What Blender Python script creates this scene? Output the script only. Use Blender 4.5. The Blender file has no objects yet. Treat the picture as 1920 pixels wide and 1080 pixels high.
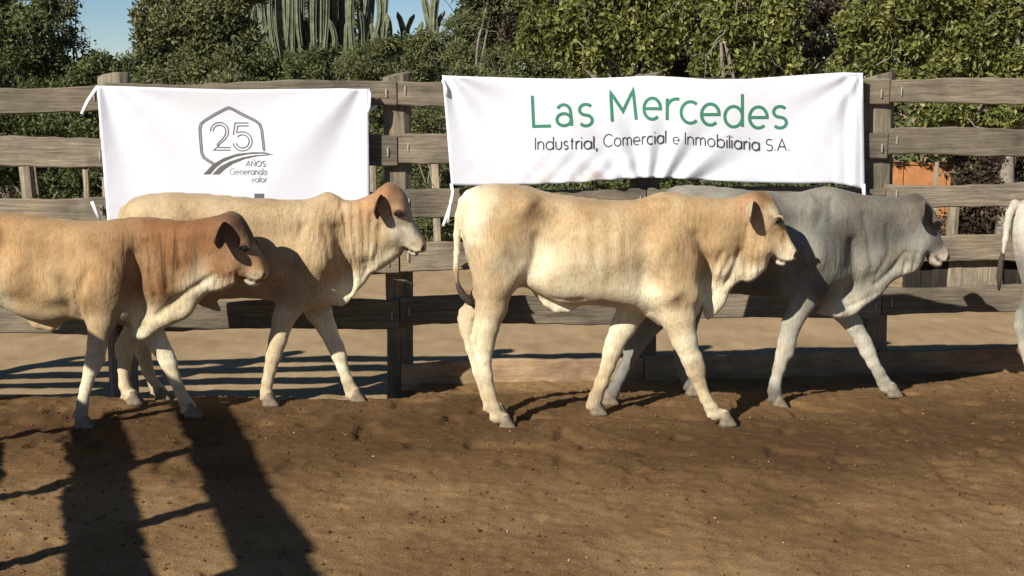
import bpy, bmesh, math, random
import numpy as np
from mathutils import Vector, Matrix

random.seed(7)
rng = np.random.default_rng(11)
scene = bpy.context.scene
COL = scene.collection

# ------------------------------------------------------------------ camera
FOC = 2500.0                       # focal length in photo pixels (1920 wide)
CAMH = 1.91
YARD = -0.42                       # the yard outside lies lower than the trodden pen
TH = math.atan(376.0 / FOC)        # pitch down
cam_d = bpy.data.cameras.new('camera')
cam_d.sensor_width = 36.0
cam_d.lens = 36.0 * FOC / 1920.0
cam_d.clip_end = 2000.0
cam = bpy.data.objects.new('camera', cam_d)
cam.location = (0, 0, CAMH)
cam.rotation_euler = (math.pi / 2 - TH, 0, 0)
COL.objects.link(cam)
scene.camera = cam
scene.render.resolution_x = 1024
scene.render.resolution_y = 576

# ------------------------------------------------------------------ light
LDIR = Vector((0.82, 1.0, -0.80)).normalized()          # the way the light travels
SUN_EL = math.asin(-LDIR.z)
world = bpy.data.worlds.new('World')
scene.world = world
world.use_nodes = True
wn = world.node_tree.nodes
sky = wn.new('ShaderNodeTexSky')
sky.sky_type = 'NISHITA'
sky.sun_disc = False
sky.sun_elevation = SUN_EL
sky.sun_rotation = math.atan2(-LDIR.x, -LDIR.y)
sky.altitude = 0
sky.air_density = 0.65
sky.dust_density = 0.05
sky.ozone_density = 1.6
wn['Background'].inputs['Strength'].default_value = 0.06
sat = wn.new('ShaderNodeHueSaturation')
sat.inputs['Saturation'].default_value = 1.15
world.node_tree.links.new(sky.outputs[0], sat.inputs['Color'])
world.node_tree.links.new(sat.outputs[0], wn['Background'].inputs['Color'])
sun_d = bpy.data.lights.new('sun', 'SUN')
sun_d.energy = 5.0
sun_d.angle = math.radians(0.5)
sun_d.color = (1.0, 0.95, 0.86)
sun = bpy.data.objects.new('sun', sun_d)
sun.rotation_euler = LDIR.to_track_quat('-Z', 'Y').to_euler()
sun.location = (-8, -10, 12)
COL.objects.link(sun)
scene.view_settings.view_transform = 'Standard'
scene.view_settings.look = 'None'
scene.view_settings.exposure = 0.42
scene.view_settings.gamma = 1.0
scene.view_settings.use_curve_mapping = False
scene.cycles.max_bounces = 6
scene.cycles.diffuse_bounces = 2
scene.cycles.transparent_max_bounces = 6

# ------------------------------------------------------------------ helpers
CT, ST = math.cos(TH), math.sin(TH)
FA, FB = 8.87, 0.09                # fence line  Y = FA + FB * X


def ray(px, py):
    u = (px - 960.0) / FOC
    v = (py - 540.0) / FOC
    return (u, CT - v * ST, -ST - v * CT)


def at(px, py, Y):
    d = ray(px, py)
    t = Y / d[1]
    return Vector((d[0] * t, Y, CAMH + d[2] * t))


def at_fence(px, py, off=0.0):
    d = ray(px, py)
    t = (FA + off) / (d[1] - FB * d[0])
    return Vector((d[0] * t, d[1] * t, CAMH + d[2] * t))


def at_ground(px, py, z=0.0):
    d = ray(px, py)
    t = (z - CAMH) / d[2]
    return Vector((d[0] * t, d[1] * t, z))


def tag(o, label=None, cat=None, group=None, kind=None):
    if label: o['label'] = label
    if cat: o['category'] = cat
    if group: o['group'] = group
    if kind: o['kind'] = kind
    return o


def empty(name, loc=(0, 0, 0)):
    o = bpy.data.objects.new(name, None)
    o.location = loc
    o.empty_display_size = 0.2
    COL.objects.link(o)
    return o


def link(name, me, mat=None, parent=None, world_coords=True):
    o = bpy.data.objects.new(name, me)
    COL.objects.link(o)
    if mat is not None and not me.materials:
        me.materials.append(mat)
    if parent is not None:
        o.parent = parent
        if world_coords:
            o.matrix_parent_inverse = Matrix.Translation(-Vector(parent.location))
    return o


def mesh(name, verts, faces, smooth=False):
    me = bpy.data.meshes.new(name)
    me.from_pydata([tuple(v) for v in verts], [], [tuple(f) for f in faces])
    me.update()
    if smooth:
        me.polygons.foreach_set('use_smooth', [True] * len(me.polygons))
    return me


def np_mesh(name, V, F, smooth=False):
    """V (n,3), F (m,k) with constant k"""
    me = bpy.data.meshes.new(name)
    n, (m, k) = len(V), F.shape
    me.vertices.add(n)
    me.vertices.foreach_set('co', np.ascontiguousarray(V, dtype=np.float32).ravel())
    me.loops.add(m * k)
    me.loops.foreach_set('vertex_index', np.ascontiguousarray(F, dtype=np.int32).ravel())
    me.polygons.add(m)
    me.polygons.foreach_set('loop_start', np.arange(0, m * k, k, dtype=np.int32))
    me.polygons.foreach_set('loop_total', np.full(m, k, dtype=np.int32))
    me.update(calc_edges=True)
    me.polygons.foreach_set('use_smooth', np.full(m, smooth, dtype=bool))
    return me


def vcol(me, name, C):
    a = me.attributes.new(name, 'FLOAT_COLOR', 'POINT')
    c = np.ones((len(me.vertices), 4), dtype=np.float32)
    c[:, :3] = C
    a.data.foreach_set('color', c.ravel())


def vfloat(me, name, A):
    a = me.attributes.new(name, 'FLOAT', 'POINT')
    a.data.foreach_set('value', np.ascontiguousarray(A, dtype=np.float32))


def _hash(i, j, s):
    n = (i * 374761393 + j * 668265263 + s * 974634541) & 0x7fffffff
    n = ((n ^ (n >> 13)) * 1274126177) & 0x7fffffff
    return ((n ^ (n >> 16)) & 0xffff) / 65535.0


def vnoise(x, y, s=0):
    xi = np.floor(x).astype(np.int64); yi = np.floor(y).astype(np.int64)
    fx = x - xi; fy = y - yi
    fx = fx * fx * (3 - 2 * fx); fy = fy * fy * (3 - 2 * fy)
    a = _hash(xi, yi, s); b = _hash(xi + 1, yi, s)
    c = _hash(xi, yi + 1, s); d = _hash(xi + 1, yi + 1, s)
    return (a * (1 - fx) + b * fx) * (1 - fy) + (c * (1 - fx) + d * fx) * fy


def fbm(x, y, o=4, s=0):
    r = np.zeros_like(x); amp = 0.5
    for k in range(o):
        r += amp * vnoise(x * 2 ** k, y * 2 ** k, s + k * 17); amp *= 0.5
    return r


# ------------------------------------------------------------------ materials
def new_mat(name):
    m = bpy.data.materials.new(name)
    m.use_nodes = True
    nt = m.node_tree
    b = nt.nodes['Principled BSDF']
    b.inputs['Specular IOR Level'].default_value = 0.25
    return m, nt, b


def node(nt, kind, **kw):
    n = nt.nodes.new(kind)
    for k, v in kw.items():
        if k in n.inputs: n.inputs[k].default_value = v
        else: setattr(n, k, v)
    return n


def ramp(nt, stops):
    r = nt.nodes.new('ShaderNodeValToRGB')
    el = r.color_ramp.elements
    while len(el) < len(stops): el.new(0.5)
    for e, (p, c) in zip(el, stops):
        e.position = p
        e.color = (c[0], c[1], c[2], 1)
    return r


def wood_mat(name, dark, mid, pale, grain):
    m, nt, b = new_mat(name)
    L = nt.links
    tc = node(nt, 'ShaderNodeTexCoord')
    oi = node(nt, 'ShaderNodeObjectInfo')
    add = node(nt, 'ShaderNodeVectorMath', operation='ADD')
    mul = node(nt, 'ShaderNodeVectorMath', operation='SCALE'); mul.inputs['Scale'].default_value = 13.0
    cmb = node(nt, 'ShaderNodeCombineXYZ')
    L.new(oi.outputs['Random'], cmb.inputs[0]); L.new(oi.outputs['Random'], cmb.inputs[1])
    L.new(oi.outputs['Random'], cmb.inputs[2])
    L.new(cmb.outputs[0], mul.inputs[0])
    L.new(tc.outputs['Object'], add.inputs[0]); L.new(mul.outputs[0], add.inputs[1])
    mp = node(nt, 'ShaderNodeMapping'); mp.inputs['Scale'].default_value = grain
    L.new(add.outputs[0], mp.inputs[0])
    n1 = node(nt, 'ShaderNodeTexNoise', Scale=1.0, Detail=9.0, Roughness=0.72, Distortion=0.5)
    L.new(mp.outputs[0], n1.inputs['Vector'])
    n2 = node(nt, 'ShaderNodeTexNoise', Scale=3.5, Detail=5.0, Roughness=0.6)
    L.new(add.outputs[0], n2.inputs['Vector'])
    r1 = ramp(nt, [(0.28, dark), (0.5, mid), (0.72, pale)])
    L.new(n1.outputs[0], r1.inputs[0])
    g = ramp(nt, [(0.35, (0.6, 0.58, 0.55)), (0.6, (1.05, 1.0, 0.92)), (0.75, (1.25, 1.1, 0.85))])
    L.new(n2.outputs[0], g.inputs[0])
    mx = node(nt, 'ShaderNodeMix', data_type='RGBA', blend_type='MULTIPLY')
    mx.inputs['Factor'].default_value = 0.9
    L.new(r1.outputs[0], mx.inputs['A']); L.new(g.outputs[0], mx.inputs['B'])
    hs = node(nt, 'ShaderNodeHueSaturation')
    mr = node(nt, 'ShaderNodeMapRange'); mr.inputs['To Min'].default_value = 0.75; mr.inputs['To Max'].default_value = 1.2
    L.new(oi.outputs['Random'], mr.inputs[0]); L.new(mr.outputs[0], hs.inputs['Value'])
    L.new(mx.outputs['Result'], hs.inputs['Color'])
    L.new(hs.outputs[0], b.inputs['Base Color'])
    b.inputs['Roughness'].default_value = 0.9
    bp = node(nt, 'ShaderNodeBump'); bp.inputs['Strength'].default_value = 0.6; bp.inputs['Distance'].default_value = 0.012
    L.new(n1.outputs[0], bp.inputs['Height']); L.new(bp.outputs[0], b.inputs['Normal'])
    return m


M_RAIL = wood_mat('weathered_rail_wood', (0.090, 0.073, 0.054), (0.218, 0.185, 0.140), (0.36, 0.315, 0.245), (3.5, 75, 60))
M_POST = wood_mat('weathered_post_wood', (0.135, 0.112, 0.086), (0.29, 0.25, 0.19), (0.45, 0.395, 0.31), (55, 55, 3.5))
M_SILL = wood_mat('mud_caked_board', (0.22, 0.15, 0.09), (0.34, 0.235, 0.145), (0.45, 0.33, 0.215), (6, 30, 30))


def plain(name, col, rough=0.7, var=0.12, scale=20.0, bump=0.0, spec=0.25):
    m, nt, b = new_mat(name)
    L = nt.links
    tc = node(nt, 'ShaderNodeTexCoord')
    n1 = node(nt, 'ShaderNodeTexNoise', Scale=scale, Detail=5.0)
    L.new(tc.outputs['Object'], n1.inputs['Vector'])
    r = ramp(nt, [(0.3, [c * (1 - var) for c in col]), (0.7, [c * (1 + var) for c in col])])
    L.new(n1.outputs[0], r.inputs[0]); L.new(r.outputs[0], b.inputs['Base Color'])
    b.inputs['Roughness'].default_value = rough
    b.inputs['Specular IOR Level'].default_value = spec
    if bump:
        bp = node(nt, 'ShaderNodeBump'); bp.inputs['Strength'].default_value = 0.6; bp.inputs['Distance'].default_value = bump
        L.new(n1.outputs[0], bp.inputs['Height']); L.new(bp.outputs[0], b.inputs['Normal'])
    return m


def ground_mat(name, wet, mid, dry, s_big, fine=60.0):
    m, nt, b = new_mat(name)
    L = nt.links
    tc = node(nt, 'ShaderNodeTexCoord')
    at_ = node(nt, 'ShaderNodeAttribute', attribute_name='damp')
    n1 = node(nt, 'ShaderNodeTexNoise', Scale=s_big, Detail=7.0, Roughness=0.62)
    L.new(tc.outputs['Object'], n1.inputs['Vector'])
    n2 = node(nt, 'ShaderNodeTexNoise', Scale=fine, Detail=4.0, Roughness=0.7)
    L.new(tc.outputs['Object'], n2.inputs['Vector'])
    a1 = node(nt, 'ShaderNodeMath', operation='MULTIPLY_ADD'); a1.inputs[1].default_value = -0.42
    L.new(at_.outputs['Fac'], a1.inputs[0]); L.new(n1.outputs[0], a1.inputs[2])
    a2 = node(nt, 'ShaderNodeMath', operation='MULTIPLY_ADD'); a2.inputs[1].default_value = 0.75
    a3 = node(nt, 'ShaderNodeMath', operation='SUBTRACT'); a3.inputs[1].default_value = 0.5
    L.new(n2.outputs[0], a3.inputs[0]); L.new(a3.outputs[0], a2.inputs[0]); L.new(a1.outputs[0], a2.inputs[2])
    r = ramp(nt, [(0.12, wet), (0.42, mid), (0.68, dry)])
    L.new(a2.outputs[0], r.inputs[0]); L.new(r.outputs[0], b.inputs['Base Color'])
    b.inputs['Roughness'].default_value = 0.95
    b.inputs['Specular IOR Level'].default_value = 0.1
    bp = node(nt, 'ShaderNodeBump'); bp.inputs['Strength'].default_value = 0.7; bp.inputs['Distance'].default_value = 0.015
    L.new(n2.outputs[0], bp.inputs['Height']); L.new(bp.outputs[0], b.inputs['Normal'])
    return m


M_DIRT = ground_mat('arena_dirt', (0.104, 0.057, 0.025), (0.200, 0.116, 0.050), (0.325, 0.208, 0.098), 1.1, 95.0)
M_SAND = ground_mat('pale_sandy_soil', (0.25, 0.165, 0.085), (0.365, 0.25, 0.135), (0.45, 0.32, 0.185), 1.6)
# ------------------------------------------------------------------ ground
def fence_y(x):
    return FA + FB * x


def build_ground():
    # broad sheet to the horizon (outside the corral and all round)
    s = 900.0
    xs = np.array([-s, -120, -40, -16, -9, -6, -4, -2, 0, 2, 4, 6, 9, 16, 40, 120, s])
    ys = np.array([-s, -60, -12, 0, 4, 8, 10, 12, 14, 17, 22, 30, 60, 150, s])
    X, Y = np.meshgrid(xs, ys, indexing='ij')
    Z = np.where(Y < 9.0, -0.45, 0.0)
    nx, ny = X.shape
    idx = np.arange(nx * ny).reshape(nx, ny)
    F = np.stack([idx[:-1, :-1], idx[1:, :-1], idx[1:, 1:], idx[:-1, 1:]], -1).reshape(-1, 4)
    Z = np.where(Y < 9.0, -0.75, YARD - 0.03)
    me = np_mesh('ground', np.stack([X, Y, Z], -1).reshape(-1, 3), F)
    vfloat(me, 'damp', np.zeros(nx * ny))
    tag(link('ground', me, M_SAND), kind='structure')
    # sandy ground behind the fence, finely uneven
    xs = np.concatenate([np.linspace(-14, -4.6, 20), np.arange(-4.5, 5.2, 0.035), np.linspace(5.3, 14, 20)])
    t = np.linspace(0, 1, 110)
    X = np.repeat(xs[:, None], len(t), 1)
    Y = (FA + FB * X) - 0.4 + 10.5 * t[None, :] ** 1.5
    Z = YARD + 0.05 * (fbm(X * 1.2, Y * 1.2, 3, 5) - 0.5) + 0.03 * (fbm(X * 7, Y * 7, 3, 9) - 0.5)
    Z += 0.015 * np.maximum(0, fbm(X * 16, Y * 16, 2, 3) - 0.4)
    nx, ny = X.shape
    idx = np.arange(nx * ny).reshape(nx, ny)
    F = np.stack([idx[:-1, :-1], idx[1:, :-1], idx[1:, 1:], idx[:-1, 1:]], -1).reshape(-1, 4)
    me = np_mesh('sandy_yard', np.stack([X, Y, Z], -1).reshape(-1, 3), F, True)
    vfloat(me, 'damp', np.zeros(nx * ny))
    tag(link('sandy_yard', me, M_SAND), kind='structure')
    # arena dirt
    xs = np.concatenate([np.linspace(-14, -4.1, 26), np.arange(-4.0, 4.3, 0.0165), np.linspace(4.4, 14, 26)])
    ts = np.concatenate([np.linspace(-8, 4.6, 22), np.arange(4.68, 9.0, 0.0165)])
    ts = ts / ts[-1]
    X = np.repeat(xs[:, None], len(ts), 1)
    Y = (FA + FB * X + 0.015) * ts[None, :]
    Z = arena_z(X, Y)
    nx, ny = X.shape
    idx = np.arange(nx * ny).reshape(nx, ny)
    F = np.stack([idx[:-1, :-1], idx[1:, :-1], idx[1:, 1:], idx[:-1, 1:]], -1).reshape(-1, 4)
    me = np_mesh('arena_ground', np.stack([X, Y, Z], -1).reshape(-1, 3), F, True)
    d = np.exp(-((Y - 7.2) / 0.8) ** 2) * 0.95 + np.exp(-((Y - 8.3) / 0.5) ** 2) * 0.25
    d = d + 0.5 * (fbm(X * 0.9, Y * 1.6, 3, 31) - 0.45)
    vfloat(me, 'damp', np.clip(d, 0, 1).reshape(-1))
    tag(link('arena_ground', me, M_DIRT), kind='structure')


def arena_z(X, Y):
    X = np.asarray(X, dtype=float); Y = np.asarray(Y, dtype=float)
    d = np.clip((Y - 8.05) / (FA + FB * X - 8.05), 0, 1.2)
    Z = -0.10 * d * d * (3 - 2 * d) 
    e = np.clip((Y - 8.12 - 0.25 * (fbm(X * 1.7, Y * 1.7, 3, 44) - .5)) / 0.55, 0, 1)
    Z = Z - 0.34 * e * e * (3 - 2 * e) * np.clip((-0.62 - X) / 0.2, 0, 1)
    Z = Z + 0.035 * (fbm(X * 1.1, Y * 1.1, 3, 1) - 0.47)
    Z = Z + 0.018 * (fbm(X * 5, Y * 5, 3, 2) - 0.47)
    c = fbm(X * 19, Y * 19, 3, 4)
    Z = Z + 0.020 * np.maximum(0, c - 0.42) + 0.012 * (c - 0.45)
    f = vnoise(X * 41, Y * 41, 61)
    Z = Z + 0.009 * np.maximum(0, f - 0.55) * (0.4 + 1.2 * fbm(X * 1.5, Y * 1.5, 2, 71))
    # drag marks and scuffs running with the herd
    Z = Z + 0.007 * (fbm(X * 1.6, Y * 9.0, 3, 83) - 0.47) * np.exp(-((Y - 6.6) / 1.6) ** 2)
    # hoof prints along the walked track
    h = vnoise(X * 6.3 + 0.2, Y * 6.3, 8)
    Z = Z - 0.030 * np.clip((h - 0.68) / 0.12, 0, 1) * np.exp(-((Y - 7.4) / 1.1) ** 2)
    # crumbled bank against the bottom board
    b = np.exp(-((Y - (FA + FB * X)) / 0.16) ** 2)
    Z = Z + b * (0.05 * fbm(X * 3, Y * 3, 3, 12) + 0.01) * (X > -0.75)
    return Z


build_ground()


def build_clods(name, label, cat, n, xr, yr, smin, smax, mat, damp, seed):
    r = np.random.default_rng(seed)
    base = np.array([(0, 0, 1), (.9, 0, .1), (0, .9, .1), (-.9, 0, .1), (0, -.9, .1), (0, 0, -.7),
                     (.55, .55, .55), (-.5, .5, .6)])
    base = base[:6]
    fc = np.array([(0, 1, 2), (0, 2, 3), (0, 3, 4), (0, 4, 1), (5, 2, 1), (5, 3, 2), (5, 4, 3), (5, 1, 4)])
    V = []; F = []
    x = r.uniform(*xr, n); y = r.uniform(*yr, n)
    keep = y < fence_y(x) - 0.05
    x, y = x[keep], y[keep]
    z = arena_z(x, y)
    s = smin + (smax - smin) * r.random(len(x)) ** 4
    for i in range(len(x)):
        v = base * (1 + r.uniform(-.35, .35, base.shape)) * s[i] * np.array((1.1, 0.9, 0.7))
        a = r.uniform(0, 6.28); ca, sa = math.cos(a), math.sin(a)
        v = np.stack([v[:, 0] * ca - v[:, 1] * sa, v[:, 0] * sa + v[:, 1] * ca, v[:, 2]], -1)
        V.append(v + np.array((x[i], y[i], z[i] + 0.2 * s[i]))); F.append(fc + 6 * i)
    V = np.concatenate(V); F = np.concatenate(F)
    me = np_mesh(name, V, F)
    vfloat(me, 'damp', np.clip(damp + r.uniform(-.5, .4, len(V) // 6).repeat(6), 0, 1))
    tag(link(name, me, mat), label, cat, kind='stuff')


build_clods('dirt_clods', 'small brown clods of dirt scattered over the arena floor', 'dirt', 6500,
            (-3.6, 3.9), (4.8, 8.9), 0.003, 0.015, M_DIRT, 0.75, 3)
M_STRAW = plain('pale_straw_bits', (0.42, 0.33, 0.18), 0.9)
build_clods('straw_bits', 'pale bits of stone and straw scattered on the dirt', 'debris', 70,
            (-3.4, 3.7), (4.9, 8.6), 0.004, 0.010, M_STRAW, 0.0, 4)

# ------------------------------------------------------------------ fence
M_IRON = plain('dull_wire_staple', (0.42, 0.40, 0.37), 0.5, spec=0.5)


def board_mesh(name, L, H, T, seed, nseg=22, rough=0.009):
    """plank centred on origin, along X, face towards -Y"""
    r = random.Random(seed)
    b = min(0.008, T * 0.2)
    prof = [(-T / 2 + b, -H / 2), (T / 2 - b, -H / 2), (T / 2, -H / 2 + b), (T / 2, H / 2 - b),
            (T / 2 - b, H / 2), (-T / 2 + b, H / 2), (-T / 2, H / 2 - b), (-T / 2, -H / 2 + b)]
    V = []; F = []
    p1, p2, p3 = r.uniform(0, 6), r.uniform(0, 6), r.uniform(0, 6)
    for i in range(nseg + 1):
        x = -L / 2 + L * i / nseg
        dz = 0.006 * math.sin(x * 1.7 + p1); dt = rough * math.sin(x * 4.1 + p2) + r.uniform(-1, 1) * rough * 0.5
        db = rough * math.sin(x * 3.3 + p3) + r.uniform(-1, 1) * rough * 0.5
        dy = 0.006 * math.sin(x * 1.3 + p3)
        for (y, z) in prof:
            V.append((x, y + dy, z + dz + (dt if z > 0 else db)))
    for i in range(nseg):
        for k in range(8):
            a = i * 8 + k; c = i * 8 + (k + 1) % 8
            F.append((a, c, c + 8, a + 8))
    F.append(tuple(range(7, -1, -1))); F.append(tuple(nseg * 8 + k for k in range(8)))
    return mesh(name, V, F)


def post_mesh(name, H, rx, ry, seed, nz=14, nk=12, square=0.55, chamfer=0.02):
    """upright log, foot at origin"""
    r = random.Random(seed)
    V = []; F = []
    ph = [r.uniform(-1, 1) for _ in range(nk)]
    for i in range(nz + 1):
        z = H * i / nz
        for k in range(nk):
            a = 2 * math.pi * k / nk
            ca, sa = math.cos(a), math.sin(a)
            q = (abs(ca) ** (2 + 4 * square) + abs(sa) ** (2 + 4 * square)) ** (-1 / (2 + 4 * square))
            rad = q * (1 + 0.07 * ph[k] + 0.05 * math.sin(z * 5 + k) + r.uniform(-.015, .015))
            zz = z
            if i == nz: zz += chamfer * ca + r.uniform(-.012, .012)
            V.append((rx * rad * ca, ry * rad * sa, zz))
    for i in range(nz):
        for k in range(nk):
            a = i * nk + k; c = i * nk + (k + 1) % nk
            F.append((a, c, c + nk, a + nk))
    n0 = len(V)
    V.append((0, 0, H + r.uniform(0, .015)))
    for k in range(nk): F.append((nz * nk + k, nz * nk + (k + 1) % nk, n0))
    F.append(tuple(range(nk - 1, -1, -1)))
    return mesh(name, V, F, False)


def staple_mesh():
    bm = bmesh.new()
    for (z0, z1) in ((-0.028, 0.028),):
        pts = [Vector((0.004, 0.012, z0)), Vector((0.0, -0.006, z0 * 0.92)), Vector((-0.002, -0.009, 0)),
               Vector((0.0, -0.006, z1 * 0.92)), Vector((0.004, 0.012, z1))]
        prev = None
        for p in pts:
            ring = [bm.verts.new(p + Vector((0.0035 * math.cos(a), 0.0012 * math.sin(a), 0.0025 * math.sin(a))))
                    for a in [k * math.pi * 2 / 6 for k in range(6)]]
            if prev:
                for k in range(6): bm.faces.new((prev[k], prev[(k + 1) % 6], ring[(k + 1) % 6], ring[k]))
            prev = ring
    me = bpy.data.meshes.new('staple'); bm.to_mesh(me); bm.free()
    return me


STAPLE = staple_mesh()
RAILZ = [1.822, 1.468, 1.105, 0.735, 0.375]           # rail centres
RH = [0.172, 0.186, 0.172, 0.176, 0.188]


def build_fence(name, label, p0, direction, posts, seed, bottom_from=None, post_r=(0.095, 0.085), heights=None,
                ztilt=0.0, rail_z=None, rail_h=None):
    """posts: distances along the line; rails sit on the camera side of the posts, one bay per plank"""
    r = random.Random(seed)
    d = Vector((direction[0], direction[1], 0)).normalized()
    ang = math.atan2(d.y, d.x)
    nrm = Vector((d.y, -d.x, 0))                      # towards the arena
    root = empty(name, (p0[0], p0[1], -0.1))
    tag(root, label, 'fence')

    def put(o, s, off, z, rz=0.0, ry=0.0, rx=0.0):
        p = Vector((p0[0], p0[1], 0)) + d * s + nrm * off
        o.parent = root
        o.location = Vector((p.x, p.y, z)) - root.location
        o.rotation_euler = (rx, ry, ang + rz)
    for i, s in enumerate(posts):
        H = 2.345 if heights is None else heights[i] + 0.35
        H += 0.45
        w = post_r[0] * r.uniform(.92, 1.06)
        o = link('post', post_mesh('post', H, w, post_r[1], seed * 31 + i), M_POST, None)
        put(o, s, -0.112, -0.80, 0, r.uniform(-.012, .012))
    bounds = list(posts)
    for i in range(len(bounds) - 1):
        s0, s1 = bounds[i], bounds[i + 1]
        zs = [(z, h) for z, h in zip(rail_z or RAILZ, rail_h or RH)]
        if bottom_from is not None and i >= bottom_from: zs = zs + [(-0.065, 0.20)]
        for k, (z, h) in enumerate(zs):
            j0 = s0 + r.uniform(-.02, .02) * 0 + 0.004; j1 = s1 - 0.004
            L = j1 - j0
            me = board_mesh('rail', L, h * r.uniform(.96, 1.04), 0.052, seed * 100 + i * 10 + k)
            o = link('rail', me, M_SILL if z < 0 else M_RAIL)
            mid = (j0 + j1) / 2
            put(o, mid, 0.0 + r.uniform(-.006, .006), z + ztilt * mid + r.uniform(-.008, .008), 0, r.uniform(-.004, .004))
            if k < 5:
                for sx in (j0 + 0.055, j1 - 0.055):
                    st = link('staple', STAPLE, M_IRON)
                    st.parent = o
                    st.location = (sx - mid + r.uniform(-.015, .015), -0.030, r.uniform(-.02, .02))
    return root


def along(px, py=300):
    p = at_fence(px, py)
    return (Vector((p.x, p.y)) - P0).length * (1 if p.x >= P0.x else -1)


P0 = Vector((-6.0, FA + FB * -6.0))
FD = Vector((1.0, FB))
post_px = [205, 746, 1212, 1662]
ps = [along(q) for q in post_px]
ps = [ps[0] - 3.7, ps[0] - 1.85] + ps + [ps[-1] + 1.95, ps[-1] + 3.8]
main_fence = build_fence('corral_fence', 'long weathered plank corral fence carrying the two white banners',
                         P0, FD, ps, 5, bottom_from=3, ztilt=0.0075)
for o in main_fence.children:
    pass

# the same fence runs back towards the viewer along the left side of the pen (its shadow lies on the dirt)
SX, SY = -3.25, 3.67
SDIR = Vector((-0.33, 0.944))
sp = [-2.87, -1.92, -0.97, -0.02, 0.93, 2.1]
side_fence = build_fence('corral_fence', 'plank side fence of the pen left of the picture, seen by its shadow bands',
                         Vector((SX, SY)), SDIR, sp, 9, post_r=(0.045, 0.045), rail_z=[1.93, 1.47, 1.01, 0.55],
                         rail_h=[0.22, 0.22, 0.22, 0.22])
# ------------------------------------------------------------------ cattle
VOX = 0.0092


def surface_nets(F, org, h):
    nx, ny, nz = F.shape
    S = F < 0
    acc = np.zeros((nx - 1, ny - 1, nz - 1, 3), dtype=np.float32)
    cnt = np.zeros((nx - 1, ny - 1, nz - 1), dtype=np.float32)
    for ax in range(3):
        o1, o2 = [a for a in range(3) if a != ax]
        for a in (0, 1):
            for b in (0, 1):
                s0 = [None] * 3; s1 = [None] * 3
                s0[ax] = slice(0, -1); s1[ax] = slice(1, None)
                for o, q in ((o1, a), (o2, b)):
                    s0[o] = s1[o] = slice(q, (-1 if q == 0 else None))
                A = F[tuple(s0)]; B = F[tuple(s1)]
                c = (A < 0) != (B < 0)
                t = np.where(c, A / np.where(c, A - B, 1), 0)
                acc[..., ax] += np.where(c, t, 0)
                acc[..., o1] += c * a
                acc[..., o2] += c * b
                cnt += c
    act = cnt > 0
    idx = np.full(act.shape, -1, dtype=np.int64)
    idx[act] = np.arange(act.sum())
    ii = np.argwhere(act)
    V = (ii + acc[act] / cnt[act][:, None]) * h + org
    quads = []
    for ax in range(3):
        o1, o2 = (ax + 1) % 3, (ax + 2) % 3
        s0 = [slice(None)] * 3; s1 = [slice(None)] * 3
        s0[ax] = slice(0, -1); s1[ax] = slice(1, None)
        A = S[tuple(s0)]; B = S[tuple(s1)]
        e = np.argwhere(A != B)
        m = (e[:, o1] > 0) & (e[:, o2] > 0) & (e[:, o1] < F.shape[o1] - 1) & (e[:, o2] < F.shape[o2] - 1)
        e = e[m]
        sg = A[tuple(e.T)]
        def cell(d1, d2):
            q = e.copy(); q[:, o1] += d1; q[:, o2] += d2
            return idx[tuple(q.T)]
        q = np.stack([cell(-1, -1), cell(0, -1), cell(0, 0), cell(-1, 0)], -1)
        q[~sg] = q[~sg][:, ::-1]
        quads.append(q)
    return V, np.concatenate(quads)


def laplacian(V, Q, it=2, lam=0.5):
    e = np.concatenate([Q[:, [0, 1]], Q[:, [1, 2]], Q[:, [2, 3]], Q[:, [3, 0]]])
    e = np.concatenate([e, e[:, ::-1]])
    deg = np.bincount(e[:, 0], minlength=len(V))[:, None]
    for _ in range(it):
        s = np.zeros_like(V)
        for a in range(3): s[:, a] = np.bincount(e[:, 0], weights=V[e[:, 1], a], minlength=len(V))
        V = V + lam * (s / np.maximum(deg, 1) - V)
    return V


def vnormals(V, Q):
    n = np.cross(V[Q[:, 2]] - V[Q[:, 0]], V[Q[:, 3]] - V[Q[:, 1]])
    N = np.zeros_like(V)
    for k in range(4):
        for a in range(3): N[:, a] += np.bincount(Q[:, k], weights=n[:, a], minlength=len(V))
    return N / np.maximum(np.linalg.norm(N, axis=1, keepdims=True), 1e-9)


def catmull(P, n=5):
    P = np.array(P, dtype=float)
    out = []
    m = len(P)
    for i in range(m):
        p0, p1, p2, p3 = P[(i - 1) % m], P[i], P[(i + 1) % m], P[(i + 2) % m]
        for t in np.arange(n) / n:
            out.append(0.5 * (2 * p1 + (p2 - p0) * t + (2 * p0 - 5 * p1 + 4 * p2 - p3) * t * t + (3 * p1 - p0 - 3 * p2 + p3) * t ** 3))
    return np.array(out)


def poly_sd(P, X, Z):
    """signed distance, positive inside"""
    d2 = np.full(X.shape, 1e9); ins = np.zeros(X.shape, dtype=bool)
    for a, b in zip(P, np.roll(P, -1, 0)):
        ex, ez = b - a
        wx, wz = X - a[0], Z - a[1]
        t = np.clip((wx * ex + wz * ez) / max(ex * ex + ez * ez, 1e-12), 0, 1)
        d2 = np.minimum(d2, (wx - t * ex) ** 2 + (wz - t * ez) ** 2)
        c = ((a[1] > Z) != (b[1] > Z)) & (X < ex * (Z - a[1]) / (ez if abs(ez) > 1e-12 else 1e-12) + a[0])
        ins ^= c
    d = np.sqrt(d2)
    return np.where(ins, d, -d)


def idw(pts, vals, X, Z, p=3.4, soft=0.03):
    num = 0; den = 0
    for (x, z), v in zip(pts, vals):
        w = 1.0 / ((X - x) ** 2 + (Z - z) ** 2 + soft ** 2) ** (p / 2)
        num = num + w[..., None] * np.array(v, dtype=float); den = den + w
    return num / den[..., None]


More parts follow.
